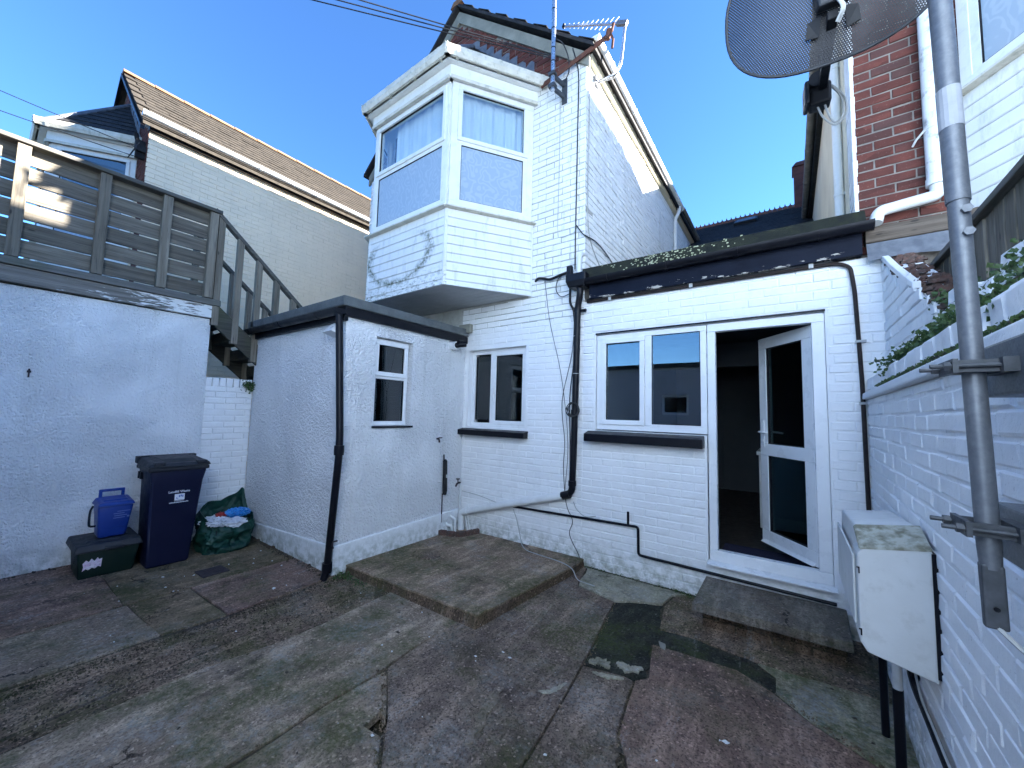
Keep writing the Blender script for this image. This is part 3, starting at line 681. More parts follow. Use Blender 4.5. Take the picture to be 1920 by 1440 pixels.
bay_slab('concrete_bay', [(-2.94,Y0),(-2.105,Y0),(-2.075,.96),(-2.095,1.21),(-2.085,1.60),(-2.115,1.88),(-2.10,2.35),(-2.915,2.35),(-2.865,1.72),(-2.87,1.33),(-2.94,.93)], 'g_pale', .0, seed=7)
bay_slab('concrete_bay', [(-2.085,Y0),(-.62,Y0),(-1.05,.55),(-1.48,1.12),(-1.56,1.19),(-1.68,1.29),(-1.80,1.275),(-1.815,1.385),(-1.755,1.375),(-2.02,1.575),(-2.068,1.585),(-2.078,1.21),(-2.058,.96)], 'g_pale', -.004, seed=8, jit=.005)
bay_slab('concrete_bay', [(-2.045,1.60),(-1.75,1.385),(-1.665,1.305),(-1.47,1.135),(-1.03,.565),(-.92,.20),(-1.00,1.20),(-1.055,1.81),(-1.085,2.09),(-1.125,2.40),(-1.195,2.86),(-1.27,3.335),(-1.66,3.42),(-1.78,3.88),(-2.2,3.88),(-2.2,2.55),(-2.095,2.36),(-2.10,1.88),(-2.07,1.62)], 'g_dark', .003, seed=9, jit=.004)
bay_slab('concrete_bay', [(-1.115,2.395),(-1.075,2.09),(-1.043,1.81),(-.988,1.20),(-.90,.25),(-.52,.6),(-.60,1.25),(-.67,1.83),(-.70,1.86),(-.695,1.90),(-.752,2.02),(-.79,2.28),(-.812,2.455),(-.87,2.462)], 'g_dark', -.002, seed=10, jit=.006)
bay_slab('concrete_bay', [(-.80,2.465),(-.778,2.28),(-.74,2.02),(-.66,1.90),(-.632,1.85),(-.645,1.80),(-.588,1.25),(-.50,.5),(-.40,-1.0),(.43,-1.0),(.44,2.40),(.31,2.575),(.19,2.643),(.05,2.722),(-.125,2.872),(-.32,2.972),(-.56,2.942),(-.825,2.912),(-.742,2.54)], 'g_brown', .0, seed=11, jit=.006)
bay_slab('tarmac_patch', [(-1.275,3.338),(-1.10,3.46),(-.92,3.55),(-.85,3.14),(-.63,3.182),(-.22,3.142),(-.12,3.055),(-.115,2.882),(-.32,2.984),(-.56,2.954),(-.838,2.926),(-.755,2.545),(-.812,2.467),(-.87,2.474),(-1.118,2.410),(-1.185,2.86)], 'g_tar', -.006, seed=12, jit=.020, step=.06)
bay_slab('concrete_bay', [(-.908,3.552),(-.84,3.155),(-.63,3.195),(-.22,3.155),(.48,3.20),(.48,3.90),(-.75,3.90),(-.88,3.79)], 'g_rough', -.003, seed=13)
bay_slab('cement_fillet', [(-.215,3.143),(-.112,3.055),(-.107,2.884),(.055,2.735),(.195,2.656),(.315,2.588),(.455,2.42),(.475,3.19)], 'g_moss', .0, seed=14, jit=.012)
bay_slab('cement_fillet', [(-1.77,3.895),(-1.65,3.43),(-1.268,3.352),(-1.10,3.475),(-.93,3.562),(-.90,3.79),(-.77,3.905)], 'g_cement', .006, seed=15, jit=.012)
# thin cement smears and scars left on the concrete
def smear(name, path, width, mat, seed, z=.0085):
    r = random.Random(seed); P = [Vector(p) for p in smooth_path([(x, y, 0) for x, y in path], 8)]; left, right = [], []
    for i, p in enumerate(P):
        d = (P[min(i+1, len(P)-1)]-P[max(i-1, 0)]).normalized(); n = Vector((-d.y, d.x, 0)); k = math.sin(math.pi*(i+.35)/(len(P)-.3))**.5*width
        left.append(p+n*k*r.uniform(.35,1.0)); right.append(p-n*k*r.uniform(.35,1.0))
    ring = left+right[::-1]; m = MB(); m.hexa([(q.x, q.y, -.006) for q in ring], [(q.x, q.y, z) for q in ring]); return obj(name, m, MAT[mat], ground, recalc=True)
smear('cement_smear', [(-1.10,2.45),(-1.03,2.50),(-.97,2.47)], .050, 'g_cement', 1)
smear('cement_smear', [(-.95,2.56),(-.87,2.54),(-.80,2.60)], .048, 'g_cement', 2)
smear('cement_smear', [(-1.04,2.37),(-.95,2.385),(-.86,2.43)], .022, 'g_cement', 3)
smear('concrete_scar', [(-1.66,3.40),(-1.66,2.95),(-1.60,2.55),(-1.54,2.26)], .018, 'g_grey', 4, .0075)
smear('concrete_scar', [(-1.42,1.95),(-1.36,1.70),(-1.30,1.50)], .045, 'g_grey', 5, .0072)
smear('concrete_scar', [(-1.22,2.02),(-1.16,2.06),(-1.12,2.18)], .022, 'g_cement', 6, .0075)
# grit that has filled the joints, except where the concrete has broken through
jf = MB(); hx = [(-1.83,-1.655,1.262,1.40), (-.725,-.625,1.78,1.93)]
xs = sorted([-5.85, .47]+[h[i] for h in hx for i in (0,1)]); yy = sorted([-2.5, 3.90]+[h[i] for h in hx for i in (2,3)])
for i in range(len(xs)-1):
    for j in range(len(yy)-1):
        cx, cy = (xs[i]+xs[i+1])/2, (yy[j]+yy[j+1])/2
        if any(h[0] < cx < h[1] and h[2] < cy < h[3] for h in hx): continue
        jf.box(xs[i], xs[i+1], yy[j], yy[j+1], -.07, -.0135)
obj('joint_grit', jf, MAT['g_soil'], ground, kind='stuff')
# raised platform in the corner against the outhouse
pl = MB(); pl.hexa([(-3.63,2.24,-.06),(-1.915,2.250,-.06),(-1.79,3.68,-.06),(-1.79,3.90,-.06),(-3.63,3.90,-.06)], [(-3.63,2.268,.050),(-1.928,2.298,.088),(-1.803,3.66,.074),(-1.823,3.90,.064),(-3.63,3.90,.045)])
platform = obj('raised_platform', pl, MAT['g_edge'], kind='structure', bevel=.008, segs=2, label='low square concrete platform in the corner below the small window')
r = random.Random(31); o1 = [Vector(q) for q in ((-3.63,2.258,.060),(-1.922,2.288,.100),(-1.797,3.66,.086),(-1.817,3.90,.076),(-3.63,3.90,.055))]; out = []
for a, b in zip(o1, o1[1:]+o1[:1]):
    n = max(1, int((b-a).length/.09))
    for k_ in range(n): out.append(a.lerp(b, k_/n) + Vector((r.uniform(-.005,.005), r.uniform(-.005,.005), 0))*(1 if k_ else 0))
pl = MB(); pl.hexa([tuple(p-Vector((0,0,.020))) for p in out], [tuple(p) for p in out]); obj('screed_top', pl, MAT['g_slab'], platform, bevel=.005, segs=2)
pz = MB()
for k in range(1):
    pz.hexa([(-3.20+.17*math.cos(t*.4), 2.94+.14*math.sin(t*.4), .067) for t in range(16)], [(-3.20+.165*math.cos(t*.4), 2.94+.135*math.sin(t*.4), .0765) for t in range(16)])
obj('round_patch', pz, MAT['g_rough'], platform)
# ================================================================== MAIN HOUSE
H = thing('brick_house', (-3.97, 3.9, 0), 'white painted brick house with bay window and red brick gable', 'house')
SW = (-3.56, -2.625, 1.41, 2.44)                     # small ground floor window
TH = Basis((0, 3.9, 0), (1,0,0), (0,1,0))
w = MB(); w.wall((-6.10, -1.85, -.1, 2.70), [SW], 3.9065, 4.12); obj('wall', w, MAT['white_brick'], H)
w = MB(); w.box(-6.10, -1.855, 3.9075, 4.12, 2.701, 5.86)
w.box(-2.06, -1.858, 4.12, 11.2, -.1, 5.86); w.box(-6.10, -5.9, 4.12, 11.2, -.1, 5.86)
obj('wall', w, MAT['old_joint'], H)
g = MB(); g.prism_y([(-6.10, 5.86), (-1.85, 5.86), (-3.975, 7.72)], 3.910, 4.10); obj('gable_wall', g, MAT['mortar'], H)
lay(H, TH, (-3.70, -1.852, .03, 3.04), [(-3.60,-2.585,1.28,2.47)], MAT['white_brick'], keep=300, seed=3, smear=.6, lip=.0022, c=.006)
lay(H, TH, (-2.60, -1.852, 3.03, 5.84), [], MAT['white_brick_old'], keep=0, seed=4, smear=.15, lip=.0035)
lay(H, TH, (-6.09, -5.2, 2.75, 5.84), [], MAT['white_brick_old'], keep=0, seed=5, smear=.15)
TS = Basis((-1.85, 3.9, 0), (0,1,0), (-1,0,0))       # side wall, facing the passage
lay(H, TS, (0.0, 7.2, 3.03, 5.76), [], MAT['white_brick_old'], keep=0, seed=6, smear=.1, lip=.004)
lay(H, TH, (-6.05, -1.86, 5.84, 7.6), [], MAT['brick'], keep=0, seed=7, smear=0, lip=.004, inside=lambda x, z: z < 7.56-abs(x+3.975)*.86 and not (-5.3 < x < -2.55 and z < 6.0))
k = .875
vb = MB()
for s in (-1, 1):
    p = [(-3.975, 7.73), (-3.975+s*2.17, 7.73-2.17*k), (-3.975+s*2.17, 7.73-2.17*k-.17), (-3.975, 7.54)]
    vb.prism_y(p if s == -1 else p[::-1], 3.872, 3.911)
obj('verge_band', vb, MAT['cement'], H, bevel=.006)
gable_roof(H, -6.10, -1.85, 3.88, 11.5, 5.93, 7.765, rows=True)
bay(H, -2.56, 3.9, 3.05)
# small window and its sill
upvc(H, ID, SW[0], SW[1], SW[2], SW[3], [(-3.49, -3.235, 1.50, 2.36, False, 'glass_dark'), (-3.19, -2.665, 1.45, 2.40, True, 'glass_dark')], y=4.0-.02, depth=.06)
bar(H, ID, -3.235, -3.185, 1.465, 2.385, 3.981, .055)
hd = MB(); hd.box(-3.165, -3.150, 3.948, 3.966, 1.76, 1.84); hd.box(-3.165, -3.150, 3.930, 3.948, 1.80, 1.93); obj('handle', hd, MAT['upvc'], H, bevel=.003)
s = MB(); s.prism_x([(3.80, 1.30), (3.80, 1.368), (3.975, 1.40), (3.975, 1.30)], -3.72, -2.565); obj('window_sill', s, MAT['black'], H, bevel=.006)
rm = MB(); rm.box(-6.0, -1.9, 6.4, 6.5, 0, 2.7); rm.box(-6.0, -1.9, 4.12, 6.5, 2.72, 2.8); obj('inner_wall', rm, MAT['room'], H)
# eaves of the side: fascia, soffit gap, gutter, pipes
f = MB(); f.box(-1.858, -1.80, 3.95, 11.2, 5.80, 5.88); obj('eaves_board', f, MAT['cream_wall'], H)
gutter(H, (-1.735, 3.86, 5.98), (-1.735, 8.25, 5.93), .06, 'pipe_white', clips=5)
gutter(H, (-1.735, 8.30, 5.96), (-1.735, 11.4, 5.93), .06, 'pipe_grey', clips=3)
e = MB()
for i in range(9): e.beam((-1.86, 4.1+i*.5, 5.93), (-1.78, 4.1+i*.5, 5.89), .05, .09)
obj('rafter_feet', e, MAT['wood_x'], H, kind='stuff')
dp = MB(); dp.tube(rounded([(-1.735, 8.05, 5.92), (-1.735, 8.05, 5.78), (-1.80, 8.0, 5.60), (-1.80, 8.0, 4.90), (-1.80, 8.0, 3.25)], .05), .034, 10); dpo = obj('downpipe', dp, MAT['pipe_white'], H, smooth=True)
cl = MB(); cl.lathe((-1.80, 8.0, 4.9), [(.042, 0), (.042, .05)], 12); obj('pipe_collar', cl, MAT['pipe_white'], dpo, smooth=True)
gutter(H, (-6.22, 3.86, 5.96), (-6.22, 8.0, 5.94), .055, 'upvc_old', clips=2)
rb_ = MB(); rb_.beam((-2.44, 3.84, 5.70), (-1.58, 3.84, 5.86), .012, .06); rb_.tube([(-1.58,3.84,5.86),(-1.52,3.84,5.90),(-1.50,3.84,5.98)], .016, 6); rb_.tube([(-1.54,3.84,5.90),(-1.50,3.83,5.78),(-1.51,3.83,5.68)], .014, 6); rb_.tube([(-1.57,3.84,5.83),(-1.55,3.84,5.93)], .03, 6)
obj('iron_stay', rb_, MAT['rust'], H)
# painted over strip at the joint between house and extension
# ================================================================== REAR EXTENSION
E_ = thing('rear_extension', (-.65, 3.9, 0), 'white painted single storey brick extension with open glazed door', 'extension')
WIN = (-1.705, -.615, 1.44, 2.475); DOOR = (-.622, .242, .30, 2.475)
w = MB(); w.wall((-1.85, .60, -.1, 2.86), [(-1.705, -.618, 1.44, 2.475), (-.62, .242, .30, 2.475)], 3.9065, 4.10); obj('wall', w, MAT['white_brick'], E_)
lay(E_, TH, (-1.848, .585, .03, 2.86), [(-1.715,-.60,1.31,2.485), (-.635,.255,.26,2.485)], MAT['white_brick'], keep=300, seed=8, smear=.6, lip=.0022, c=.006)
for x0, x1 in ((-1.705, .245),):
    l = MB(); l.box(x0, x1, 3.893, 3.99, 2.476, 2.492); obj('lintel_strip', l, MAT['black'], E_)
fr = upvc(E_, ID, -1.700, -.617, 1.452, 2.472, [(-1.645, -1.185, 1.507, 2.420, True, 'glass'), (-1.120, -.672, 1.525, 2.420, False, 'glass')], y=3.925, depth=.07)
bar(E_, ID, -1.183, -1.118, 1.508, 2.416, 3.927, .06)
for zz in (1.512,): bar(E_, ID, -1.117, -.673, 1.508, 1.524, 3.928, .055, name='bead', bevel=0)
s = MB(); s.prism_x([(3.795, 1.325), (3.795, 1.405), (3.925, 1.44), (3.925, 1.325)], -1.79, -.640); obj('window_sill', s, MAT['black'], E_, bevel=.006)
# door frame
d = MB(); D0, D1, Z0, Z1 = -.612, .240, .345, 2.472; fw = .085
d.box(D0, D1, 3.920, 3.99, Z1-.075, Z1); d.box(D0, D1, 3.918, 3.99, Z0, Z0+.09); d.box(D0, D0+.068, 3.921, 3.989, Z0+.09, Z1-.075); d.box(D1-fw, D1, 3.921, 3.989, Z0+.09, Z1-.075)
df = obj('door_frame', d, MAT['upvc'], E_, bevel=.005)
c = MB(); c.prism_x([(3.845, .318), (3.845, .330), (3.93, .345), (3.93, .318)], -.625, .262); obj('threshold', c, MAT['upvc'], df, bevel=.002)
# door leaf, hinged on the right and swung into the room
hx, hy = .150, 3.985; fx, fy = -.245, 4.515
ux = Vector((hx-fx, hy-fy, 0)); WL = ux.length; ux.normalize(); TD = Basis((fx, fy, 0), ux, (-ux.y, ux.x, 0))
leaf = MB(TD); z0, z1 = .440, 2.392; st = .105
leaf.box(0, WL, 0, .06, z1-.105, z1); leaf.box(0, WL, 0, .06, z0, z0+.12); leaf.box(0, WL, 0, .06, 1.26, 1.37)
leaf.box(0, st, .001, .059, z0+.12, 1.26); leaf.box(0, st, .001, .059, 1.37, z1-.105); leaf.box(WL-st, WL, .001, .059, z0+.12, 1.26); leaf.box(WL-st, WL, .001, .059, 1.37, z1-.105)
lf = obj('door', leaf, MAT['upvc'], E_, bevel=.005, label='glazed white door leaf standing open inwards')
for a, b in ((z0+.12, 1.26), (1.37, z1-.105)):
    p = MB(TD); p.box(st+.001, WL-st-.001, .026, .034, a+.001, b-.001); obj('pane', p, MAT['glass_dark'], lf)
    gk = MB(TD); 
    for q in ((st, WL-st, b-.008, b), (st, WL-st, a, a+.008), (st, st+.008, a+.008, b-.008), (WL-st-.008, WL-st, a+.008, b-.008)): gk.box(q[0], q[1], .006, .026, q[2], q[3])
    obj('gasket', gk, MAT['black_matt'], lf)
hd = MB(TD); hd.box(.035, .070, -.010, 0, 1.34, 1.60); hd.tube([(.052, 0, 1.48), (.052, -.045, 1.48), (.165, -.05, 1.475)], .010, 8); hd.box(.035, .070, .06, .070, 1.34, 1.60); hd.tube([(.052, .06, 1.48), (.052, .105, 1.48), (.165, .11, 1.475)], .010, 8); hd.lathe((.052,-.004,1.40), [(.010,-.01),(.010,0)], 8, 'y')
obj('handle', hd, MAT['upvc'], lf, bevel=.002)
wb = MB(TD); wb.prism_x([(-.03, z0+.005), (0, z0+.03), (0, z0+.005)], .02, WL-.02); obj('weather_bar', wb, MAT['upvc'], lf)
# fascia, gutter, felt kerb
f = MB(); f.box(-1.76, .475, 3.835, 3.90, 2.868, 3.05); obj('fascia', f, MAT['peel'], E_, bevel=.004)
gutter(E_, (-1.83, 3.775, 3.068), (.53, 3.775, 3.080), .060, 'black', clips=4)
k = MB(); k.hexa([(-1.84,3.80,3.075),(.50,3.80,3.075),(.50,4.0,3.075),(-1.84,4.0,3.075)], [(-1.845,3.83,3.225),(.50,3.83,3.210),(.50,4.02,3.210),(-1.845,4.02,3.225)]); obj('felt_kerb', k, MAT['felt'], E_, bevel=.012, segs=2)
r = MB(); r.box(-1.84, .455, 4.02, 8.6, 3.10, 3.175); obj('flat_roof', r, MAT['felt'], E_)
r = MB(); rr = random.Random(4)
for i in range(170):
    x = rr.gauss(-.95, .26); t_ = rr.random(); q = rr.uniform(.003,.007); zz = 3.085+.13*t_; y = 3.80+.030*t_-.004
    if -1.8 < x < .45: r.hexa([(x-q*1.4, y, zz-q), (x+q*1.4, y, zz-q*.6), (x+q, y+.01, zz-q*.6), (x-q, y+.01, zz-q)], [(x-q, y+.001, zz+q), (x+q*1.2, y+.001, zz+q*.7), (x+q, y+.011, zz+q*.7), (x-q, y+.011, zz+q)])
obj('lichen_spots', r, MAT['lichen_spot'], E_, kind='stuff')
# rainwater hopper box and the black downpipe
hb = MB(); hb.hexa([(-1.965,3.73,3.00),(-1.775,3.73,3.00),(-1.775,3.89,3.00),(-1.965,3.89,3.00)], [(-1.99,3.71,3.065),(-1.75,3.71,3.065),(-1.75,3.89,3.065),(-1.99,3.89,3.065)]); hb.box(-1.99,-1.75,3.71,3.89,3.065,3.15)
obj('rain_hopper', hb, MAT['black'], E_, bevel=.012)
dp = MB(); dp.tube(rounded([(-1.86, 3.80, 3.02), (-1.85, 3.80, 2.93), (-1.90, 3.845, 2.80), (-1.915, 3.85, 2.0), (-1.93, 3.85, 1.2), (-1.945, 3.85, .78), (-1.99, 3.85, .73), (-2.06, 3.85, .71)], .06), .036, 12)
dpo = obj('downpipe', dp, MAT['black'], E_, smooth=True)
for z in (2.74, 1.60, .83):
    c = MB(); c.lathe((-1.905 if z > 2 else (-1.922 if z > 1 else -1.942), 3.85, z), [(.043, 0), (.043, .055)], 14); obj('pipe_collar', c, MAT['black'], dpo, smooth=True)
c = MB(); c.tube([(-1.97,3.85,.735),(-2.065,3.85,.705)], .044, 12); obj('pipe_collar', c, MAT['black'], dpo, smooth=True)
c = MB(); c.tube([(-1.88,3.85,2.76),(-1.80,3.85,2.755)], .018, 8); obj('pipe_spur', c, MAT['black'], dpo, smooth=True)
for z in (2.47, 2.05):
    c = MB(); c.lathe((-1.911, 3.85, z), [(.0385, 0), (.0385, .006)], 14); obj('cable_tie', c, MAT['cable_grey'], dpo)
wp = MB(); wp.tube(rounded([(-1.87,3.98,3.42),(-1.87,3.87,3.42),(-1.87,3.80,3.36),(-1.87,3.80,3.12)], .06), .030, 10); obj('roof_outlet_pipe', wp, MAT['pipe_white'], E_, smooth=True)
ub = MB(); ub.box(-1.995, -1.935, 3.74, 3.80, 3.15, 3.26); obj('end_block', ub, MAT['black'], E_, bevel=.008)
# cable conduit under the fascia and down the right end
cd = MB(); cd.tube(rounded([(-1.80,3.878,2.852),(.33,3.878,2.842),(.405,3.878,2.80),(.425,3.878,2.60),(.445,3.878,1.9),(.452,3.878,.72)], .05), .014, 8); cdo = obj('cable_conduit', cd, MAT['brown_conduit'], E_, smooth=True)
cb = MB(); cb.tube([(-1.80,3.872,2.872),(.30,3.872,2.862)], .010, 6); obj('cable', cb, MAT['cable_black'], cdo)
for x in (-1.55, -.75, .15):
    c = MB(); c.box(x, x+.03, 3.858, 3.90, 2.832, 2.868); obj('pipe_clip', c, MAT['cable_grey'], cdo)
for z in (2.2, 1.73, .80):
    c = MB(); c.box(.415+.012*(2.4-z), .475+.012*(2.4-z), 3.860, 3.90, z, z+.018); obj('pipe_clip', c, MAT['cable_grey'], cdo)
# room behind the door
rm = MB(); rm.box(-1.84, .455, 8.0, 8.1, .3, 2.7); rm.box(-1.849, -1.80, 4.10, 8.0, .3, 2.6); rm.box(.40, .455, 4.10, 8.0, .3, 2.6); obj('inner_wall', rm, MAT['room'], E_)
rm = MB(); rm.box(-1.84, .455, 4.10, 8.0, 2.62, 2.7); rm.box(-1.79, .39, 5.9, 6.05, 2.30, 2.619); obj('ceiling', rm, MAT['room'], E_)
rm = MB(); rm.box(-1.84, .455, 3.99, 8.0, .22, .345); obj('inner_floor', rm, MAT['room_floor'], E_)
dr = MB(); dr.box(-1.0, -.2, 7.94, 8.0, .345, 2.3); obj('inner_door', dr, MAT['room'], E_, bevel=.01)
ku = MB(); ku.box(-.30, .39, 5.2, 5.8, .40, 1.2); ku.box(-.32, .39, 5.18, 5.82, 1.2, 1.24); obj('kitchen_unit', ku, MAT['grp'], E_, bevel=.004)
mt = MB(); mt.box(-.56, .12, 4.03, 4.50, .346, .358); solo('doormat', mt, MAT['mat'], 'dark navy doormat just inside the open door', 'doormat', bevel=.004)
# doorstep
st_ = thing('doorstep', (-.2, 3.6, 0), 'dark grey slab step on low brickwork below the open door', 'step')
s = MB(); s.hexa([(-.645,3.30,.135),(.295,3.36,.135),(.31,3.90,.135),(-.64,3.90,.135)], [(-.64,3.305,.200),(.29,3.365,.200),(.305,3.90,.205),(-.64,3.90,.205)]); obj('step_slab', s, MAT['g_step'], st_, bevel=.006)
TSx = Basis((-.59, 3.42, 0), (1, .06, 0), (-.06, 1, 0)); s = MB(TSx); s.box(0, .86, .012, .5, -.04, .134); obj('step_core', s, MAT['g_soil'], st_)  # soil material doubles as painted shade of the void under the slab
lay(st_, TSx, (0, .86, -.02, .134), [], MAT['g_edge'], keep=20, seed=21, H=.068, J=.012, smear=0, lip=.006)  # bricks coloured dark to put the void's shade under the slab
# ================================================================== OUTHOUSE
O = thing('outhouse', (-4.7, 3.0, 0), 'small flat roofed white roughcast outhouse with black downpipe on its corner', 'outhouse')
TB = ID; TC = Basis((-3.63, 2.13, 0), (0,1,0), (-1,0,0))       # C: the face with the little window
OW = (.36, .86, 1.425, 2.40)
w = MB(); w.box(-5.80, -3.63, 2.130, 2.30, .20, 2.56)
w.T = TC; w.wall((.17, 1.77, .22, 2.56), [OW], .0, .17); w.T = ID; w.box(-5.80, -5.62, 2.30, 3.9, -.1, 2.56)
ow = obj('wall', w, MAT['render_rough'], O)
p = MB(); p.hexa([(-5.80,2.112,-.08),(-3.607,2.112,-.08),(-3.607,3.899,-.08),(-3.80,3.899,-.08),(-3.80,2.31,-.08),(-5.80,2.31,-.08)], [(-5.80,2.114,.15),(-3.610,2.114,.27),(-3.610,3.899,.32),(-3.80,3.899,.32),(-3.80,2.31,.27),(-5.80,2.31,.15)]); obj('plinth', p, MAT['plinth'], O, bevel=.012, segs=3)
f = MB(); f.box(-5.85, -3.60, 2.085, 2.13, 2.49, 2.63); f.T = TC; f.box(-.045, 1.765, -.045, .0, 2.535, 2.63); obj('fascia', f, MAT['black'], O, bevel=.006)
k = MB(); k.box(-5.90, -3.565, 2.05, 3.895, 2.632, 2.735); obj('roof', k, MAT['felt_grey'], O, bevel=.014, segs=2)
lb = MB(); lb.box(-3.70, -3.50, 3.83, 3.893, 2.68, 2.80); obj('roof_end_block', lb, MAT['cement'], O, bevel=.006)
gutter(O, (-6.08, 2.02, 2.600), (-3.56, 2.02, 2.585), .055, 'black', clips=3)
dp = MB(); dp.tube(rounded([(-3.60, 2.02, 2.57), (-3.59, 2.03, 2.45), (-3.515, 2.06, 1.35), (-3.51, 2.06, 1.15), (-3.60, 2.06, .10), (-3.605, 2.03, -.02)], .06), .034, 12); dpo = obj('downpipe', dp, MAT['black'], O, smooth=True)
for z, x in ((1.16, -3.512), (.05, -3.603)):
    c = MB(); c.lathe((x, 2.06, z), [(.045, 0), (.047, .04), (.045, .09)], 14); obj('pipe_collar', c, MAT['black'], dpo, smooth=True)
upvc(O, TC, OW[0]+.005, OW[1]-.02, OW[2]+.005, OW[3]-.01, [(OW[0]+.055, OW[1]-.065, 1.475, 1.945, False, 'glass_dark'), (OW[0]+.02, OW[1]-.03, 1.975, 2.375, True, 'glass_dark')], y=.055, depth=.06, fw=.045)
bar(O, TC, OW[0]+.051, OW[1]-.061, 1.946, 1.976, .057, .05, name='transom')
s = MB(TC); s.box(OW[0]-.01, OW[1]+.03, -.02, .06, 1.403, 1.424); obj('window_sill', s, MAT['black'], O)
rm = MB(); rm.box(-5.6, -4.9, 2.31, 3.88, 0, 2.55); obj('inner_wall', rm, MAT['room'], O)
vc = MB(); vc.hexa([(-3.86,2.128,2.34),(-3.68,2.128,2.34),(-3.68,2.00,2.375),(-3.86,2.00,2.375)], [(-3.82,2.128,2.48),(-3.72,2.128,2.48),(-3.72,2.09,2.48),(-3.82,2.09,2.48)]); obj('vent_cowl', vc, MAT['upvc'], O, bevel=.006)
fl = MB(TC); fl.tube([(1.50, .02, 2.47), (1.50, -.09, 2.47)], .055, 14); flo = obj('flue_collar', fl, MAT['upvc'], O, smooth=True)
fl = MB(TC); fl.tube([(1.50, -.05, 2.47), (1.50, -.16, 2.475), (1.56, -.20, 2.485)], .036, 12); fl.tube([(1.47,-.15,2.50),(1.56,-.15,2.51)], .03, 10); obj('flue_tip', fl, MAT['black'], flo, smooth=True)
hk = MB(); hk.tube([(-3.575,2.13,.33),(-3.55,2.07,.34),(-3.53,2.06,.31),(-3.55,2.08,.28)], .008, 6); obj('iron_hook', hk, MAT['iron'], O)
# ================================================================== LEFT OUTBUILDING AND THE DECK ON TOP
L = thing('rendered_outbuilding', (-6.7, -.4, 0), 'white roughcast outbuilding on the left carrying the timber deck', 'outbuilding')
w = MB(); w.box(-7.60, -5.78, -2.55, 1.615, -.15, 2.665); obj('wall', w, MAT['render_fine'], L, bevel=.012)
nb = MB(); nb.tube([(-5.785,.262,1.90),(-5.76,.262,1.895),(-5.755,.262,1.86)], .007, 6); nb.lathe((-5.765,.262,1.865), [(.013,0),(.013,.02)], 8); nb.tube([(-5.765,.262,1.86),(-5.765,.262,1.82)], .006, 6); obj('wall_hook', nb, MAT['iron'], L)
DK = thing('timber_deck', (-6.6, -.4, 2.67), 'weathered grey timber deck with slatted screen and stairs above the white outbuilding', 'deck')
m = MB(); m.hexa([(-5.80,-2.6,2.690),(-5.735,-2.6,2.690),(-5.735,1.66,2.672),(-5.80,1.66,2.672)], [(-5.80,-2.6,2.845),(-5.735,-2.6,2.845),(-5.735,1.66,2.825),(-5.80,1.66,2.825)]); obj('beam', m, MAT['wood_beam'], DK, bevel=.005)
m = MB(); m.box(-7.55, -5.80, -2.5, 1.60, 2.667, 2.70); obj('joist_pack', m, MAT['wood_dark'], DK)
m = MB(); m.hexa([(-5.90,-2.6,2.848),(-5.705,-2.6,2.848),(-5.705,1.68,2.828),(-5.90,1.68,2.828)], [(-5.90,-2.6,2.925),(-5.715,-2.6,2.925),(-5.715,1.68,2.905),(-5.90,1.68,2.905)]); obj('deck_edge', m, MAT['wood_edge'], DK, bevel=.008)
for i in range(11):
    m = MB(); x1 = -5.905-i*.145; m.box(x1-.138, x1, -2.6, 1.66, 2.875, 2.90); obj('deck_board', m, MAT['wood_edge'], DK)
for y in (-2.0, -1.48, -.96, -.44, .08, .612, 1.11, 1.548):
    m = MB(); m.box(-5.80, -5.715, y-.042, y+.042, 2.915, 3.985); obj('post', m, MAT['wood_post'], DK, bevel=.004)
rs = random.Random(3)
ys = (-2.55, -1.0, .60, 1.58)
for a, b in zip(ys[:-1], ys[1:]):
    for i in range(6):
        z = 2.945+i*.177+rs.uniform(-.004,.004); m = MB(); dz = rs.uniform(-.006,.006)
        m.hexa([(-5.828,a+.003,z),(-5.806,a+.003,z),(-5.806,b-.003,z+dz),(-5.828,b-.003,z+dz)], [(-5.828,a+.003,z+.158),(-5.806,a+.003,z+.158),(-5.806,b-.003,z+.158+dz),(-5.828,b-.003,z+.158+dz)])
        obj('slat', m, MAT['wood_y'], DK, bevel=.003)
m = MB(); m.box(-5.86, -5.69, -2.6, 1.62, 3.988, 4.030); obj('top_rail', m, MAT['wood_edge'], DK, bevel=.006)
# stairs going down to the passage
slope = -.895
def sz(y, z0): return z0 + slope*(y-1.60)
for x, nm in ((-5.76, 'n'), (-6.68, 'f')):
    m = MB(); m.beam((x, 1.55, 4.035), (x, 4.4, 4.035+slope*2.85), .09, .045); obj('handrail', m, MAT['wood_edge'], DK, bevel=.006)
    for i, y in enumerate((1.635, 1.855, 2.085, 2.315, 2.545, 2.80, 3.05)):
        m = MB(); m.box(x-.035, x+.035, y-.035, y+.035, sz(y, 2.62), sz(y, 4.00)); obj('baluster', m, MAT['wood_post'], DK, bevel=.004)
    m = MB(); m.prism_x([(1.60, 2.90), (1.60, 2.62), (4.45, 2.62+slope*2.85), (4.45, 2.90+slope*2.85)], x-.022 if nm == 'n' else x-.02, x+.022); obj('stringer', m, MAT['wood_dark'], DK, bevel=.004)
for i in range(12):
    y = 1.66+i*.228; z = 2.68+slope*(i*.228)
    m = MB(); m.box(-6.66, -5.784, y, y+.235, z-.02, z+.02); obj('tread', m, MAT['wood_dark'], DK, bevel=.004)
    m = MB(); m.box(-6.66, -5.784, y-.004, y+.016, z+.022, z+.13); obj('riser', m, MAT['wood_dark'], DK)
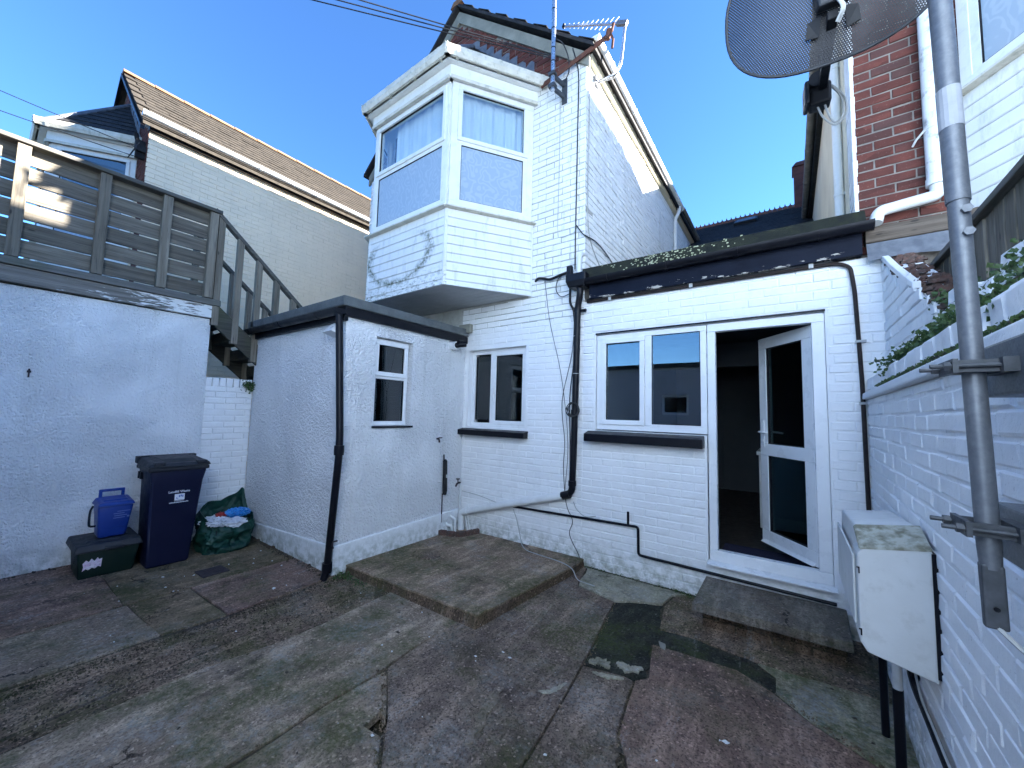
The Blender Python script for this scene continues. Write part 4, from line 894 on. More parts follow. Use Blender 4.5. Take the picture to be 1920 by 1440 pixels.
# ================================================================== LOW BRICK WALL BETWEEN OUTBUILDING AND OUTHOUSE
BW = thing('brick_wall', (-5.85, 1.87, 0), 'short white painted brick wall with brick on edge coping beside the black bin', 'wall')
TW = Basis((-5.80, 1.61, 0), (0,1,0), (-1,0,0))
m = MB(TW); m.box(0.006, .515, .009, .20, -.1, 1.835); obj('wall_core', m, MAT['white_brick'], BW)
lay(BW, TW, (.004, .517, -.02, 1.835), [], MAT['white_brick'], keep=200, seed=31, smear=.3, lip=.004, c=.007)
rc = random.Random(4)
for i in range(7):
    P, F = brick_geo(.066, .11, rc, .008, .20, .004); me = bpy.data.meshes.new('coping_brick'); me.from_pydata(P, [], F); me.materials.append(MAT['white_brick']); me.update()
    inst('coping_brick', me, BW, TW(.038+i*.0735, -.004, 1.895), (0, rc.uniform(-.03,.03), math.pi/2))
# ================================================================== NEIGHBOURING HOUSE ON THE LEFT
N = thing('neighbour_house', (-10.1, 1.25, 0), 'cream sided neighbouring house with brown slate roof behind the deck', 'house')
w = MB(); w.box(-8.20, -8.008, 1.26, 8.6, -.1, 5.90); w.box(-12.25, -8.20, 1.26, 1.46, -.1, 5.90); w.box(-12.25, -12.05, 1.46, 8.6, -.1, 5.90); obj('wall', w, MAT['cream_brick'], N)
m = MB(); m.box(-8.36, -8.004, 1.245, 1.262, 2.6, 5.88); obj('brick_return', m, MAT['brick'], N)
g = MB(); g.prism_y([(-12.25, 5.90), (-8.0, 5.90), (-10.125, 7.80)], 1.25, 1.45); obj('gable_wall', g, MAT['mortar'], N)
lay(N, Basis((0,1.24,0),(1,0,0),(0,1,0)), (-12.2, -8.005, 5.0, 7.7), [], MAT['brick'], keep=0, seed=32, smear=0, lip=.004, inside=lambda x, z: z < 7.70-abs(x+10.125)*.88)
TN = Basis((-8.0, 1.25, 0), (0,1,0), (-1,0,0))
lay(N, TN, (0.0, 5.4, 1.3, 5.84), [], MAT['cream_brick'], keep=300, seed=33, smear=.25, lip=.003)
gable_roof(N, -12.25, -8.0, 1.22, 8.8, 5.97, 7.83, mat='slate_brown', rows=True)
m = MB(); m.box(-8.008, -7.94, 1.24, 8.6, 5.84, 5.94); obj('eaves_board', m, MAT['black'], N)
gutter(N, (-7.86, 1.14, 6.04), (-7.86, 8.6, 5.99), .065, 'upvc_old', clips=7)
m = MB(); m.prism_y([(-12.4, 5.75), (-10.125, 7.78), (-10.125, 7.84), (-12.4, 5.81)], 1.12, 1.17); m.prism_y([(-7.85, 5.75), (-7.85, 5.81), (-10.125, 7.84), (-10.125, 7.78)], 1.12, 1.17); obj('barge_board', m, MAT['black'], N)
bay(N, -8.62, 1.25, 3.13, clad_mat='upvc_old', curtain=False)
m = MB()
for (x, z, q) in ((-8.16, 5.62, .05), (-8.10, 5.45, .035), (-8.05, 5.53, .03)): m.box(x-q, x+q, 1.13, 1.245, z-q*1.6, z+q*1.6)
m.tube([(-8.16,1.15,5.70),(-8.16,1.13,5.80)], .03, 8)
obj('cable_boxes', m, MAT['rubber'], N, kind='stuff')
# ================================================================== RED BRICK HOUSE ON THE RIGHT
R_ = thing('red_brick_house', (2.77, 3.95, 0), 'red brick house on the right with white clad bay and white waste pipes', 'house')
w = MB(); w.box(.477, 5.07, 3.957, 4.20, -.1, 2.84); w.box(.477, 5.07, 3.957, 4.20, 2.84, 5.90)
obj('wall', w, MAT['mortar'], R_)
TR_ = Basis((0, 3.95, 0), (1,0,0), (0,1,0))
lay(R_, TR_, (.472, 1.30, 2.90, 4.98), [], MAT['brick'], keep=300, seed=41, H=.064, J=.011, smear=0, lip=.0035, c=.004)
lay(R_, TR_, (.472, 5.05, 4.985, 5.86), [(1.0,3.8,0,6)], MAT['brick'], keep=0, seed=42, smear=0)
w = MB(); w.box(.466, .60, 4.20, 11, -.1, 5.9); obj('side_wall', w, MAT['cream_wall'], R_)
m = MB(); rr = random.Random(9); n = 40
for i in range(n):
    z = 3.2+i*(2.7/n); o = rr.uniform(-.006,.010); m.box(.452, .478+o*.6, 3.935+o*.4, 4.205, z, z+2.7/n)
obj('render_edge', m, MAT['white_brick_old'], R_, bevel=.004, segs=1)
w = MB(); w.box(4.90, 5.07, 4.20, 11, -.1, 5.9); obj('party_wall', w, MAT['mortar'], R_)
g = MB(); g.prism_y([(.466, 5.90), (5.07, 5.90), (2.768, 7.73)], 3.95, 4.15); obj('gable_wall', g, MAT['mortar'], R_)
lay(R_, TR_, (.5, 5.05, 5.93, 7.7), [], MAT['brick'], keep=0, seed=43, smear=0, inside=lambda x, z: z < 7.66-abs(x-2.768)*.80)
gable_roof(R_, .466, 5.07, 3.93, 9.6, 5.95, 7.765)
gutter(R_, (.345, 3.90, 5.92), (.345, 9.9, 5.88), .055, 'pipe_grey', clips=6)
m = MB(); m.box(.40, .464, 3.95, 9.9, 5.76, 5.90); obj('eaves_board', m, MAT['black_matt'], R_)
bay(R_, 3.73, 3.95, 3.02)
dp = MB(); dp.tube([(.425, 4.62, 5.85), (.425, 4.62, 3.2)], .036, 12); dpo = obj('downpipe', dp, MAT['pipe_white'], R_, smooth=True)
for z in (5.0, 3.72):
    c = MB(); c.lathe((.425, 4.62, z), [(.042,0),(.042,.03)], 12); c.box(.425, .47, 4.60, 4.64, z, z+.03); obj('pipe_clip', c, MAT['pipe_white'], dpo)
wp = MB(); wp.tube([(.888, 3.885, 5.4), (.890, 3.885, 3.30)], .052, 14); wpo = obj('soil_pipe', wp, MAT['pipe_mould'], R_, smooth=True)
c = MB(); c.lathe((.890, 3.885, 3.30), [(.058,0),(.058,.05)], 14); c.lathe((.889, 3.885, 3.72), [(.056,0),(.056,.012)], 14); c.tube([(.84,3.86,3.72),(.80,3.90,3.68),(.79,3.94,3.66)], .007, 6); obj('pipe_collar', c, MAT['pipe_white'], wpo, smooth=True, kind='stuff')
wp = MB(); wp.tube(rounded([(.890, 3.885, 3.30), (.890, 3.885, 3.225), (.72, 3.875, 3.205), (.575, 3.865, 3.185), (.555, 3.84, 3.09)], .055, 6), .040, 14); obj('waste_pipe', wp, MAT['pipe_white'], wpo, smooth=True)
b = MB(); b.box(.497, 1.40, 3.86, 3.945, 2.955, 3.075); obj('timber_beam', b, MAT['wood_x'], R_, bevel=.006)
b = MB(); b.sheet(lambda u, v: (.50+.9*u, 3.865-.05*(1-v)+.008*math.sin(u*14)*(1-v), 2.80+.15*v+(1-v)*.012*math.sin(u*9)), 24, 3); obj('lead_apron', b, MAT['lead'], R_, smooth=True)
# ================================================================== TERRACE ROOF BEHIND AND ITS CHIMNEY
T_ = thing('terrace_house', (-.7, 12, 0), 'dark slate terrace roof with crested ridge and small skylight behind the extension', 'house')
w = MB(); w.box(-6.0, .46, 9.3, 14.7, -.1, 5.35); obj('wall', w, MAT['cream_wall'], T_)
m = MB(); m.prism_x([(9.0, 5.30), (12.0, 7.10), (15.0, 5.30)], -6.0, .60); obj('roof', m, MAT['slate'], T_)
uy = Vector((0, 3.0, 1.8)); Lr = uy.length
slates(T_, (-2.4, 9.0, 5.30), (1,0,0), uy, 12, 17, .25, Lr/17, MAT['slate'], seed=44, normal=(0,-1.8,3.0))
m = MB()
for i in range(28):
    x = -2.5+i*.112
    m.prism_y([(x, 7.10), (x+.110, 7.10), (x+.110, 7.17), (x+.075, 7.18), (x+.055, 7.245), (x+.035, 7.18), (x, 7.17)], 11.97, 12.03)
obj('ridge_crest', m, MAT['terracotta'], T_, kind='stuff')
TV = Basis((-1.02, 10.72, 6.333), (1,0,0), (0,1,0))
m = MB(); nn = Vector((0,-.5145,.8575)); uu = uy.normalized()
o = Vector((-1.06, 11.02, 6.512)); q = [o, o+Vector((.50,0,0)), o+Vector((.50,0,0))+uu*.55, o+uu*.55]
m.hexa([tuple(p+nn*.0) for p in q], [tuple(p+nn*.09) for p in q]); sk = obj('skylight', m, MAT['black_matt'], T_, bevel=.01)
m = MB(); q2 = [o+Vector((.05,0,0))+uu*.05, o+Vector((.45,0,0))+uu*.05, o+Vector((.45,0,0))+uu*.5, o+Vector((.05,0,0))+uu*.5]; m.hexa([tuple(p+nn*.091) for p in q2], [tuple(p+nn*.094) for p in q2]); obj('pane', m, MAT['black'], sk)
ch = MB(); ch.box(.22, .58, 11.75, 12.25, 6.9, 8.05); ch.hexa([(.18,11.71,8.05),(.60,11.71,8.05),(.60,12.29,8.05),(.18,12.29,8.05)], [(.27,11.8,8.2),(.55,11.8,8.2),(.55,12.2,8.2),(.27,12.2,8.2)]); cho = obj('chimney', ch, MAT['brick'], T_, bevel=.01)
T2 = thing('terrace_house', (6, 12, 0), 'taller slate roofed terrace block behind the red brick house', 'house')
w = MB(); w.box(1.2, 14, 9.8, 14.2, -.1, 7.0); obj('wall', w, MAT['brick'], T2)
m = MB(); m.prism_x([(9.5, 7.0), (12.0, 8.75), (14.5, 7.0)], 1.2, 14); obj('roof', m, MAT['slate'], T2)
# building behind the yard, seen mirrored in the extension window
G = thing('rear_building', (-3, -2.4, 0), 'grey rendered single storey building behind the yard, mirrored in the window', 'building')
TG = Basis((6, -1.3, 0), (-1,0,0), (0,-1,0))
w = MB(TG); w.wall((6.9, 15, -.1, 2.72), [(7.82, 8.40, 1.65, 2.11)], 0, .25); obj('wall', w, MAT['grey_render'], G)
m = MB(TG); m.box(6.9, 15.1, -.05, 2.4, 2.72, 2.82); obj('roof', m, MAT['felt'], G)
m = MB(TG); m.box(6.9, 15, 1.8, 2.0, -.1, 2.7); m.box(6.9, 15, .3, 1.8, -.1, .0); obj('inner_wall', m, MAT['room'], G)
upvc(G, TG, 7.82, 8.40, 1.65, 2.11, [(7.875, 8.345, 1.705, 2.055, False, 'glass_dark')], y=.06)
G2 = thing('bounce_house', (3.6, -4, 0), 'made-up pale blue two storey house behind the yard, unseen, added to bounce sunlight', 'house')  # unseen house, made up so its sunlit wall fills the yard with light
w = MB(TG); w.wall((-2.6, 6.88, -.1, 6.0), [(-.8, .3, 1.0, 2.3), (5.2, 6.0, 1.0, 2.0), (-.8, .3, 3.5, 4.7), (3.6, 4.6, 3.7, 4.7)], 0, .25); w.box(6.64, 6.88, .26, 5.5, 0, 6.0); w.box(-2.6, -2.35, .26, 5.5, 0, 6.0); obj('wall', w, MAT['bounce_wall'], G2)
m = MB(TG); m.prism_x([(-.10, 5.95), (2.7, 7.8), (5.7, 5.95)], -2.7, 6.95); obj('roof', m, MAT['slate'], G2)
m = MB(TG); m.box(-2.3, 6.6, 2.0, 2.1, 0, 5.6); obj('inner_wall', m, MAT['room'], G2)
for (x0, x1, z0, z1) in ((-.8, .3, 1.0, 2.3), (5.2, 6.0, 1.0, 2.0), (-.8, .3, 3.5, 4.7), (3.6, 4.6, 3.7, 4.7)): upvc(G2, TG, x0+.01, x1-.01, z0+.01, z1-.01, [(x0+.07, x1-.07, z0+.07, z1-.07, False, 'glass_dark')], y=.08)
# ================================================================== RIGHT BOUNDARY WALL
B_ = thing('boundary_wall', (.55, 1.0, 0), 'long white painted brick boundary wall on the right with a ledge', 'wall')
TR = Basis((.470, 3.895, 0), (-.018,-1,0), (1,-.018,0))
m = MB(TR); m.box(0, 6.5, .0065, .20, -.15, 1.765); m.box(.0, 6.5, .02, .16, 1.765, 1.915); obj('wall_core', m, MAT['white_brick_side'], B_)
lay(B_, TR, (.0, 6.4, .0, 1.765), [], MAT['white_brick_side'], keep=286, seed=51, smear=.45, lip=.0028, c=.007, jit=.0026, J=.011, H=.064)
m = MB(TR); m.hexa([(0,-.030,1.768),(6.5,-.030,1.790),(6.5,.02,1.790),(0,.02,1.768)], [(0,-.026,1.815),(6.5,-.026,1.842),(6.5,.03,1.846),(0,.03,1.818)]); obj('ledge', m, MAT['plinth'], B_, bevel=.008)
rc = random.Random(14); x = .02
n = 0
while x < 5.4:
    wv = rc.choice((.105,.16,.215,.215)); hh = .085
    P, F = brick_geo(wv, hh, rc, .010, .14, .005); me = bpy.data.meshes.new('coping_brick'); me.from_pydata(P, [], F); me.materials.append(MAT['white_brick_side']); me.update()
    inst('coping_brick', me, B_, TR(x+wv/2, .004+rc.uniform(-.006,.006), 1.880+.0035*x), (0, rc.uniform(-.02,.02), math.atan2(-1,-.018))); x += wv+.010
# broken wall stub standing behind the ledge
BS = thing('broken_wall', (.66, 2.9, 1.9), 'white painted wall stub with broken sloping brick top above the ledge', 'wall')
top = [(3.945,2.87),(3.80,2.80),(3.55,2.655),(3.29,2.515),(3.05,2.39),(2.90,2.315),(2.76,2.235),(2.66,2.145)]
TSb = Basis((.585, 3.945, 0), (0,-1,0), (1,0,0))
core = MB(TSb); tp = [(3.945-y, z) for y, z in top]
core.hexa([(x, .010, 1.90) for x, z in tp] + [(tp[-1][0], .16, 1.90)] + [(x, .16, 1.90) for x, z in tp[::-1][1:]], [(x, .010, z-.03) for x, z in tp] + [(tp[-1][0], .16, tp[-1][1]-.03)] + [(x, .16, z-.03) for x, z in tp[::-1][1:]])
obj('wall_core', core, MAT['white_brick_side'], BS)
def ztop(x):
    for (a, za), (b, zb_) in zip(tp[:-1], tp[1:]):
        if a <= x <= b: return za+(zb_-za)*(x-a)/(b-a)
    return 0
lay(BS, TSb, (0.0, 1.28, 1.90, 2.86), [], MAT['white_brick_side'], keep=300, seed=52, smear=.3, lip=.004, c=.006, inside=lambda x, z: z < ztop(x)-.045)
m = MB(TSb); m.prism_y([(x, ztop(x)-.03) for x in (0,.15,.4,.66,.9)] + [(x, ztop(x)+.012) for x in (.9,.66,.4,.15,0)], -.008, .03); obj('painted_cap', m, MAT['white_brick_side'], BS, bevel=.006)
m = MB(); rr = random.Random(6)
for i in range(240):
    y = rr.uniform(2.68, 3.9); z = ztop(3.945-y)-.028; x = rr.uniform(.605, .76); q = rr.uniform(.010,.030)
    a = [Vector((rr.uniform(-1,1), rr.uniform(-1,1), rr.uniform(-.6,.6))) for _ in range(4)]
    c = Vector((x, y, z+rr.uniform(-.02,.02)))
    m.hexa([tuple(c+Vector((sx*q*rr.uniform(.6,1.3), sy*q*rr.uniform(.6,1.3), -q*.5))) for sx, sy in ((-1,-1),(1,-1),(1,1),(-1,1))], [tuple(c+Vector((sx*q*rr.uniform(.4,1.1), sy*q*rr.uniform(.4,1.1), q*rr.uniform(.2,.7)))) for sx, sy in ((-1,-1),(1,-1),(1,1),(-1,1))])
obj('rubble', m, MAT['rubble'], BS, kind='stuff')
# lower broken run of the same wall nearer the camera
BL = thing('broken_wall', (.66, 1.6, 1.9), 'low crumbling white wall end behind the ivy and the steel pole', 'wall')
m = MB(); rr = random.Random(16); y = 2.60
while y > .2:
    l = rr.uniform(.10,.24); h = 2.10+rr.uniform(-.03,.03)-.015*max(0, 1.6-y)
    m = MB(); z = 1.90
    while z < h:
        hh = rr.uniform(.06,.085); o = rr.uniform(-.02,.03)
        m.hexa([(.575+o,y-l+.006,z),(.575+o,y,z),(.75,y,z),(.75,y-l+.006,z)], [(.578+o+rr.uniform(0,.015),y-l+.010,z+hh-.006),(.578+o,y-.004,z+hh-.006),(.75,y-.004,z+hh-.006),(.75,y-l+.010,z+hh-.006)]); z += hh
    obj('broken_brick', m, MAT['white_brick_side'], BL, bevel=.006, segs=1); y -= l
# neighbour's boarded fence
FN = thing('board_fence', (.82, 2.4, 2.0), 'grey upright board fence with capping rail beyond the broken wall', 'fence')
rr = random.Random(8); y = 4.0
m = MB(); m.beam((.80, 4.0, 2.625), (.80, .3, 2.665), .07, .035); obj('capping_rail', m, MAT['wood_edge'], FN, bevel=.004)
while y > .4:
    wv = rr.uniform(.085,.10); m = MB(); m.box(.80+rr.uniform(-.004,.004), .822, y-wv, y, 1.95, 2.61+.01*(4-y)); obj('board', m, MAT['wood_z'], FN, bevel=.003); y -= wv+.016
m = MB(); m.box(.830, .87, .3, 4.0, 2.45, 2.54); m.box(.830, .87, .3, 4.0, 2.02, 2.11); obj('back_rail', m, MAT['wood_dark'], FN)
# ================================================================== IVY AND WEEDS
def leaf_at(m, p, s, r, nrm=None):
    d = Vector((r.uniform(-1,1), r.uniform(-1,1), r.uniform(-.5,.8))).normalized() if nrm is None else (Vector(nrm)+Vector((r.uniform(-.7,.7), r.uniform(-.7,.7), r.uniform(-.7,.7)))).normalized()
    a = d.orthogonal().normalized(); a.rotate(Matrix.Rotation(r.uniform(0, 6.28), 3, d)); b = d.cross(a)
    pts = [p, p+a*s*.55+b*s*.35+d*s*.12, p+b*s*1.05, p-a*s*.55+b*s*.35+d*s*.12]
    n = len(m.v); m.v += pts; m.f += [(n, n+1, n+2), (n, n+2, n+3)]
def foliage(name, loc, label, cat, runs, leaf=.022, dens=900, mat='leaf', seed=1, spread=.05, hang=.03):
    t = thing(name, loc, label, cat); r = random.Random(seed); m = MB(); st = MB()
    for path in runs:
        st.tube(smooth_path(path, 3), .004, 5); P = [Vector(p) for p in path]; ln = sum((b-a).length for a, b in zip(P[:-1], P[1:]))
        for i in range(int(ln*dens)):
            k = r.randrange(len(P)-1); q = P[k].lerp(P[k+1], r.random()); cl = r.gauss(0, 1)
            q = q + Vector((r.gauss(0, spread*.7), r.gauss(0, spread), r.gauss(0, spread*.55)-abs(r.gauss(0, hang))))
            leaf_at(m, q, leaf*r.uniform(.55,1.25), r)
    obj('stem', st, MAT['stem'], t); obj('foliage', m, MAT[mat], t, kind='stuff', recalc=False); return t
foliage('ivy_plant', (.5, 2.4, 1.92), 'green ivy trailing along the ledge top in front of the broken white wall', 'ivy',
        [[(.50,3.05,1.97),(.51,2.8,1.99),(.52,2.5,2.0),(.53,2.2,2.01),(.53,2.0,2.0)], [(.47,2.98,1.95),(.455,3.02,1.90)], [(.53,2.6,2.0),(.55,2.4,2.03),(.56,2.1,2.05)]], .018, 1100, seed=2, spread=.030, hang=.018)
foliage('ivy_plant', (.55, 1.6, 1.92), 'green ivy mass on the crumbling wall right of the steel pole', 'ivy',
        [[(.50,1.95,1.99),(.52,1.7,2.01),(.53,1.5,2.02),(.54,1.25,2.03)], [(.56,1.85,2.08),(.57,1.6,2.10),(.57,1.35,2.10)], [(.47,1.6,1.95),(.45,1.55,1.90)]], .017, 800, seed=3, spread=.036, hang=.02)
foliage('ivy_plant', (.62, 2.75, 2.2), 'small ivy tuft on the broken brick slope below the grey fence', 'ivy', [[(.63,2.85,2.24),(.66,2.6,2.20),(.68,2.3,2.19)]], .022, 900, seed=4, spread=.04)
foliage('ivy_sprig', (.48, 3.1, 1.95), 'single ivy sprig reaching left across the white wall', 'ivy', [[(.47,3.05,1.965),(.45,3.25,1.985),(.46,3.42,2.0)]], .016, 110, seed=5, spread=.012, hang=.005)
foliage('wall_plant', (-5.75, 2.08, 1.85), 'small green plant growing on the coping next to the outhouse', 'plant', [[(-5.78,2.08,1.92),(-5.74,2.07,1.90),(-5.73,2.08,1.84)]], .026, 1500, seed=6, spread=.030)
foliage('weed_clump', (-3.4, 2.18, -.02), 'low green weeds at the foot of the raised platform beside the black downpipe', 'weeds', [[(-3.60,2.20,.0),(-3.45,2.19,.01),(-3.2,2.19,.0)], [(-3.62,2.15,.0),(-3.5,2.12,.0)]], .016, 700, seed=7, spread=.022, hang=-.008)
foliage('ledge_moss', (.46, 1.9, 1.82), 'thin line of green moss growing along the joint above the white ledge', 'moss', [[(.445,3.3,1.828),(.435,2.6,1.832),(.425,1.9,1.838),(.42,1.3,1.842)]], .010, 420, seed=8, spread=.006, hang=.0)
foliage('wall_weeds', (-1.3, 3.87, 0), 'dark moss and weeds along the foot of the extension wall', 'weeds', [[(-1.78,3.86,.02),(-1.4,3.875,.012),(-.9,3.88,.012),(-.72,3.88,.012)]], .011, 520, seed=9, spread=.010, hang=-.004)
# ================================================================== STEEL POLE, DISH
P_ = thing('steel_pole', (.30, 1.133, 1.23), 'galvanised steel pole clamped upright to the boundary wall', 'pole')
pd = Vector((0, .060, 1)).normalized()
def pp(z): return Vector((.30, 1.133+.062*(z-1.23), z))
m = MB(); m.tube([pp(1.37), pp(2.10)], .0165, 18); m.tube([pp(2.07), pp(3.10)], .0188, 18); m.tube([pp(1.33), pp(1.37)], [.0145,.0165], 18); obj('tube', m, MAT['galv'], P_, smooth=True)
m = MB(); sq = [(.0155,.008),(.0155,-.008),(-.0155,-.008),(-.0155,.008)]
m.hexa([tuple(pp(1.225)+Vector((a,b,0))) for a, b in sq], [tuple(pp(1.34)+Vector((a*.95,b*1.6,0))) for a, b in sq]); obj('flattened_foot', m, MAT['galv_dull'], P_, bevel=.004)
for z in (1.262, 1.305):
    m = MB(); m.lathe(tuple(pp(z)+Vector((0,-.011,0))), [(.0045,0),(.0045,.001)], 10, 'y'); obj('bolt_hole', m, MAT['black'], P_)
m = MB(); m.tube([pp(2.24), pp(2.335)], .0194, 18); obj('tape_band', m, MAT['tape'], P_)
for z in (1.995, 2.045):
    m = MB(); m.lathe(tuple(pp(z)+Vector((.006,-.025,0))), [(.009,0),(.009,.008)], 6, 'y'); obj('bolt_head', m, MAT['galv'], P_)
for z, nm in ((1.715, 0), (1.405, 1)):
    c = pp(z); m = MB()
    m.box(.345, .435, c.y-.06-.25, c.y+.135, z-.055 if nm == 0 else z-.075, z+.055 if nm == 0 else z+.035)
    obj('wall_bracket', m, MAT['galv'], P_, bevel=.006)
    m = MB(); m.box(.268, .345, c.y-.034, c.y-.026, z-.012, z+.012); m.box(.268, .345, c.y+.026, c.y+.034, z-.012, z+.012); m.box(.325, .345, c.y-.05, c.y+.05, z-.014, z+.014); m.box(.262, .270, c.y-.045, c.y+.045, z-.014, z+.014)
    for dy in (-.038, .038): m.tube([(.345, c.y+dy, z), (.232, c.y+dy, z)], .0045, 8); m.lathe((.250, c.y+dy, z), [(.009,0),(.009,.010)], 6, 'x')
    obj('clamp', m, MAT['galv_dull'], P_)
m = MB(); m.tube(smooth_path([(.30,1.130,1.23),(.33,1.09,1.20),(.385,1.02,1.17),(.40,.90,1.12)], 4), .004, 6); obj('earth_cable', m, MAT['cable_grey'], P_)
# satellite dish: centre, width axis, facing direction
DC = Vector((.125, 1.305, 2.862)); dd = Vector((-.06, .99, .10)).normalized(); dw = Vector((dd.y, -dd.x, 0)).normalized(); dz = dw.cross(dd).normalized()
DT = thing('satellite_dish', tuple(DC), 'dark perforated satellite dish seen from behind, overhead at the top right', 'satellite dish')
hw, hh_ = .262, .225
m = MB(ID); NR, NA = 10, 56
def dpt(rr, t):
    ex = 2.45; ca, sa = math.cos(t), math.sin(t)
    x = hw*rr*math.copysign(abs(ca)**(2/ex), ca); z = hh_*rr*math.copysign(abs(sa)**(2/ex), sa)
    return x, .055*(rr*rr), z
pan = bpy.data.meshes.new('dish_panel'); pv = [(0,0,0)]; pf = []
for i in range(1, NR+1):
    for k_ in range(NA): pv.append(dpt(i/NR, 2*math.pi*k_/NA))
for k_ in range(NA): pf.append((0, 1+k_, 1+(k_+1) % NA))
for i in range(NR-1):
    for k_ in range(NA): a = 1+i*NA+k_; b = 1+i*NA+(k_+1) % NA; pf.append((a, b, b+NA, a+NA))
pan.from_pydata(pv, [], pf); pan.materials.append(MAT['dish']); pan.update()
for p in pan.polygons: p.use_smooth = True
po = bpy.data.objects.new('dish_panel', pan); COL.objects.link(po); po.parent = DT
MD = Matrix((dw, dd, dz)).transposed(); po.rotation_euler = MD.to_euler()
def D(x, y, z): return tuple(DC + dw*x + dd*y + dz*z)
class DB:
    def __call__(s, x, y, z): return DC + dw*x + dd*y + dz*z
DBT = DB()
m = MB(DBT); m.tube([dpt(1.0, 2*math.pi*k_/NA) for k_ in range(NA+1)], .0045, 8, caps=False); obj('rim', m, MAT['grey_plastic'], DT, smooth=True)
m = MB(DBT); m.hexa([(-.035,-.035,-.115),(.030,-.035,-.115),(.034,-.004,-.115),(-.040,-.004,-.115)], [(-.055,-.05,.06),(.045,-.05,.06),(.055,-.004,.06),(-.065,-.004,.06)]); obj('back_bracket', m, MAT['grey_plastic'], DT, bevel=.006)
for x, z in ((-.005,-.085),(-.005,.02)):
    b = MB(DBT); b.lathe((x, -.052, z), [(.008,0),(.008,.01)], 6, 'y'); obj('bolt_head', b, MAT['black_matt'], DT)
for sgn in (-1, 1):
    m = MB(DBT); m.hexa([(sgn*.030,.015,-.165),(sgn*.062,.016,-.158),(sgn*.060,.020,-.158),(sgn*.030,.016,-.165)], [(sgn*.026,.002,-.112),(sgn*.056,.013,-.115),(sgn*.056,.018,-.115),(sgn*.026,.012,-.112)]); obj('foot_plate', m, MAT['black_matt'], DT, bevel=.004)
m = MB(DBT); m.beam((-.003,-.015,-.135), (.012,.315,-.150), .024, .026, up=tuple(dz)); obj('feed_arm', m, MAT['black_matt'], DT, bevel=.003)
DBO = lambda x, y, z: DBT(x+.042, y, z)
m = MB(DBO); m.box(-.068,-.008,.285,.345,-.205,-.135); lnb = obj('receiver_head', m, MAT['black_matt'], DT, bevel=.008)
m = MB(DBO); m.lathe((-.046,.275,-.125), [(.025,0),(.025,.05),(.020,.06)], 16, 'y'); obj('receiver_cap', m, MAT['grey_plastic'], DT, smooth=True)
m = MB(DBO); m.box(-.082,-.068,.275,.355,-.198,-.12); obj('receiver_cover', m, MAT['grey_plastic'], DT, bevel=.006)
m = MB(DBT); m.tube(smooth_path([(.000,-.030,-.10),(.012,-.050,-.15),(.002,-.035,-.175)], 4), .0035, 6); m.tube(smooth_path([(.004,-.026,-.10),(.017,-.046,-.15),(.007,-.030,-.175)], 4), .0035, 6)
k = MB(DBO); k.tube(smooth_path([(-.020,.29,-.140),(.018,.30,-.20),(.022,.30,-.26),(.0,.305,-.275),(-.018,.305,-.235),(-.025,.31,-.20)], 5), .0032, 6); k.tube(smooth_path([(-.016,.29,-.145),(.025,.30,-.20),(.029,.30,-.262),(.002,.308,-.283),(-.030,.308,-.245),(-.045,.31,-.20)], 5), .0032, 6)
m.f += [tuple(i+len(m.v) for i in f) for f in k.f]; m.v += k.v
obj('coaxial_cable', m, MAT['cable_grey'], DT, kind='stuff')
m = MB(); m.tube(rounded([D(0,-.045,.06), D(0,-.055,.20), tuple(pp(3.04))], .04), .016, 10); obj('mounting_arm', m, MAT['galv_dull'], DT, smooth=True)
# ================================================================== METER BOX AND ITS PIPES
BX = thing('meter_box', (.32, 2.6, .66), 'tall off white utility box with algae on its sloped top, fixed to the boundary wall', 'utility box')
x0, x1 = .212, .432
prof_n = [(x0, .705), (x0+.02, .668), (x1, .622), (x1, 1.108), (x0+.018, 1.078)]
m = MB(); ya, yb, yc = 2.19, 2.345, 2.985
m.hexa([(x, ya, z) for x, z in prof_n], [(x, yb, z if z < 1 else z+.055) for x, z in prof_n]); m.v = m.v
m2 = MB(); m2.hexa([(x, yb, z if z < 1 else z+.055) for x, z in prof_n], [(x, yc, z if z < 1 else z+.01) for x, z in prof_n])
obj('box_body', m2, MAT['grp'], BX, bevel=.008, segs=2)
ne = [(x0, ya, .705), (x0+.02, ya, .668), (x1, ya, .622), (x1, ya, 1.108), (x0+.018, ya, 1.078), (x0, ya, 1.055)]
fx_ = [(x0, yb-.003, .705), (x0+.02, yb-.003, .668), (x1, yb-.003, .622), (x1, yb-.003, 1.095), (x0+.018, yb-.003, 1.07), (x0, yb-.003, 1.055)]
e = MB(); e.hexa(ne, fx_); obj('end_panel', e, MAT['grp'], BX, bevel=.006, segs=2)
tp_ = MB(); tp_.hexa([(x0+.004,ya-.004,1.072),(x1,ya-.004,1.107),(x1,yb+.01,1.160),(x0+.004,yb+.01,1.130)], [(x0+.012,ya+.004,1.086),(x1,ya+.004,1.120),(x1,yb+.01,1.174),(x0+.012,yb+.01,1.142)]); obj('sloped_top', tp_, MAT['grp_dirty'], BX, bevel=.005, label='algae stained sloping top panel')
fr_ = MB(); fr_.box(x0-.010, x0-.001, 2.26, 2.92, .745, 1.03); obj('front_door', fr_, MAT['grp'], BX, bevel=.004)
for z in (1.0, .755):
    m = MB(); m.box(x0+.001, x0+.006, ya-.005, ya+.0, z-.024, z); m.box(x0-.004, x0+.006, ya-.005, ya, z-.003, z+.002); obj('latch_slot', m, MAT['black'], BX)
m = MB(); m.box(x1-.004, x1+.012, ya-.002, yc, .64, 1.10); obj('seal', m, MAT['black'], BX)
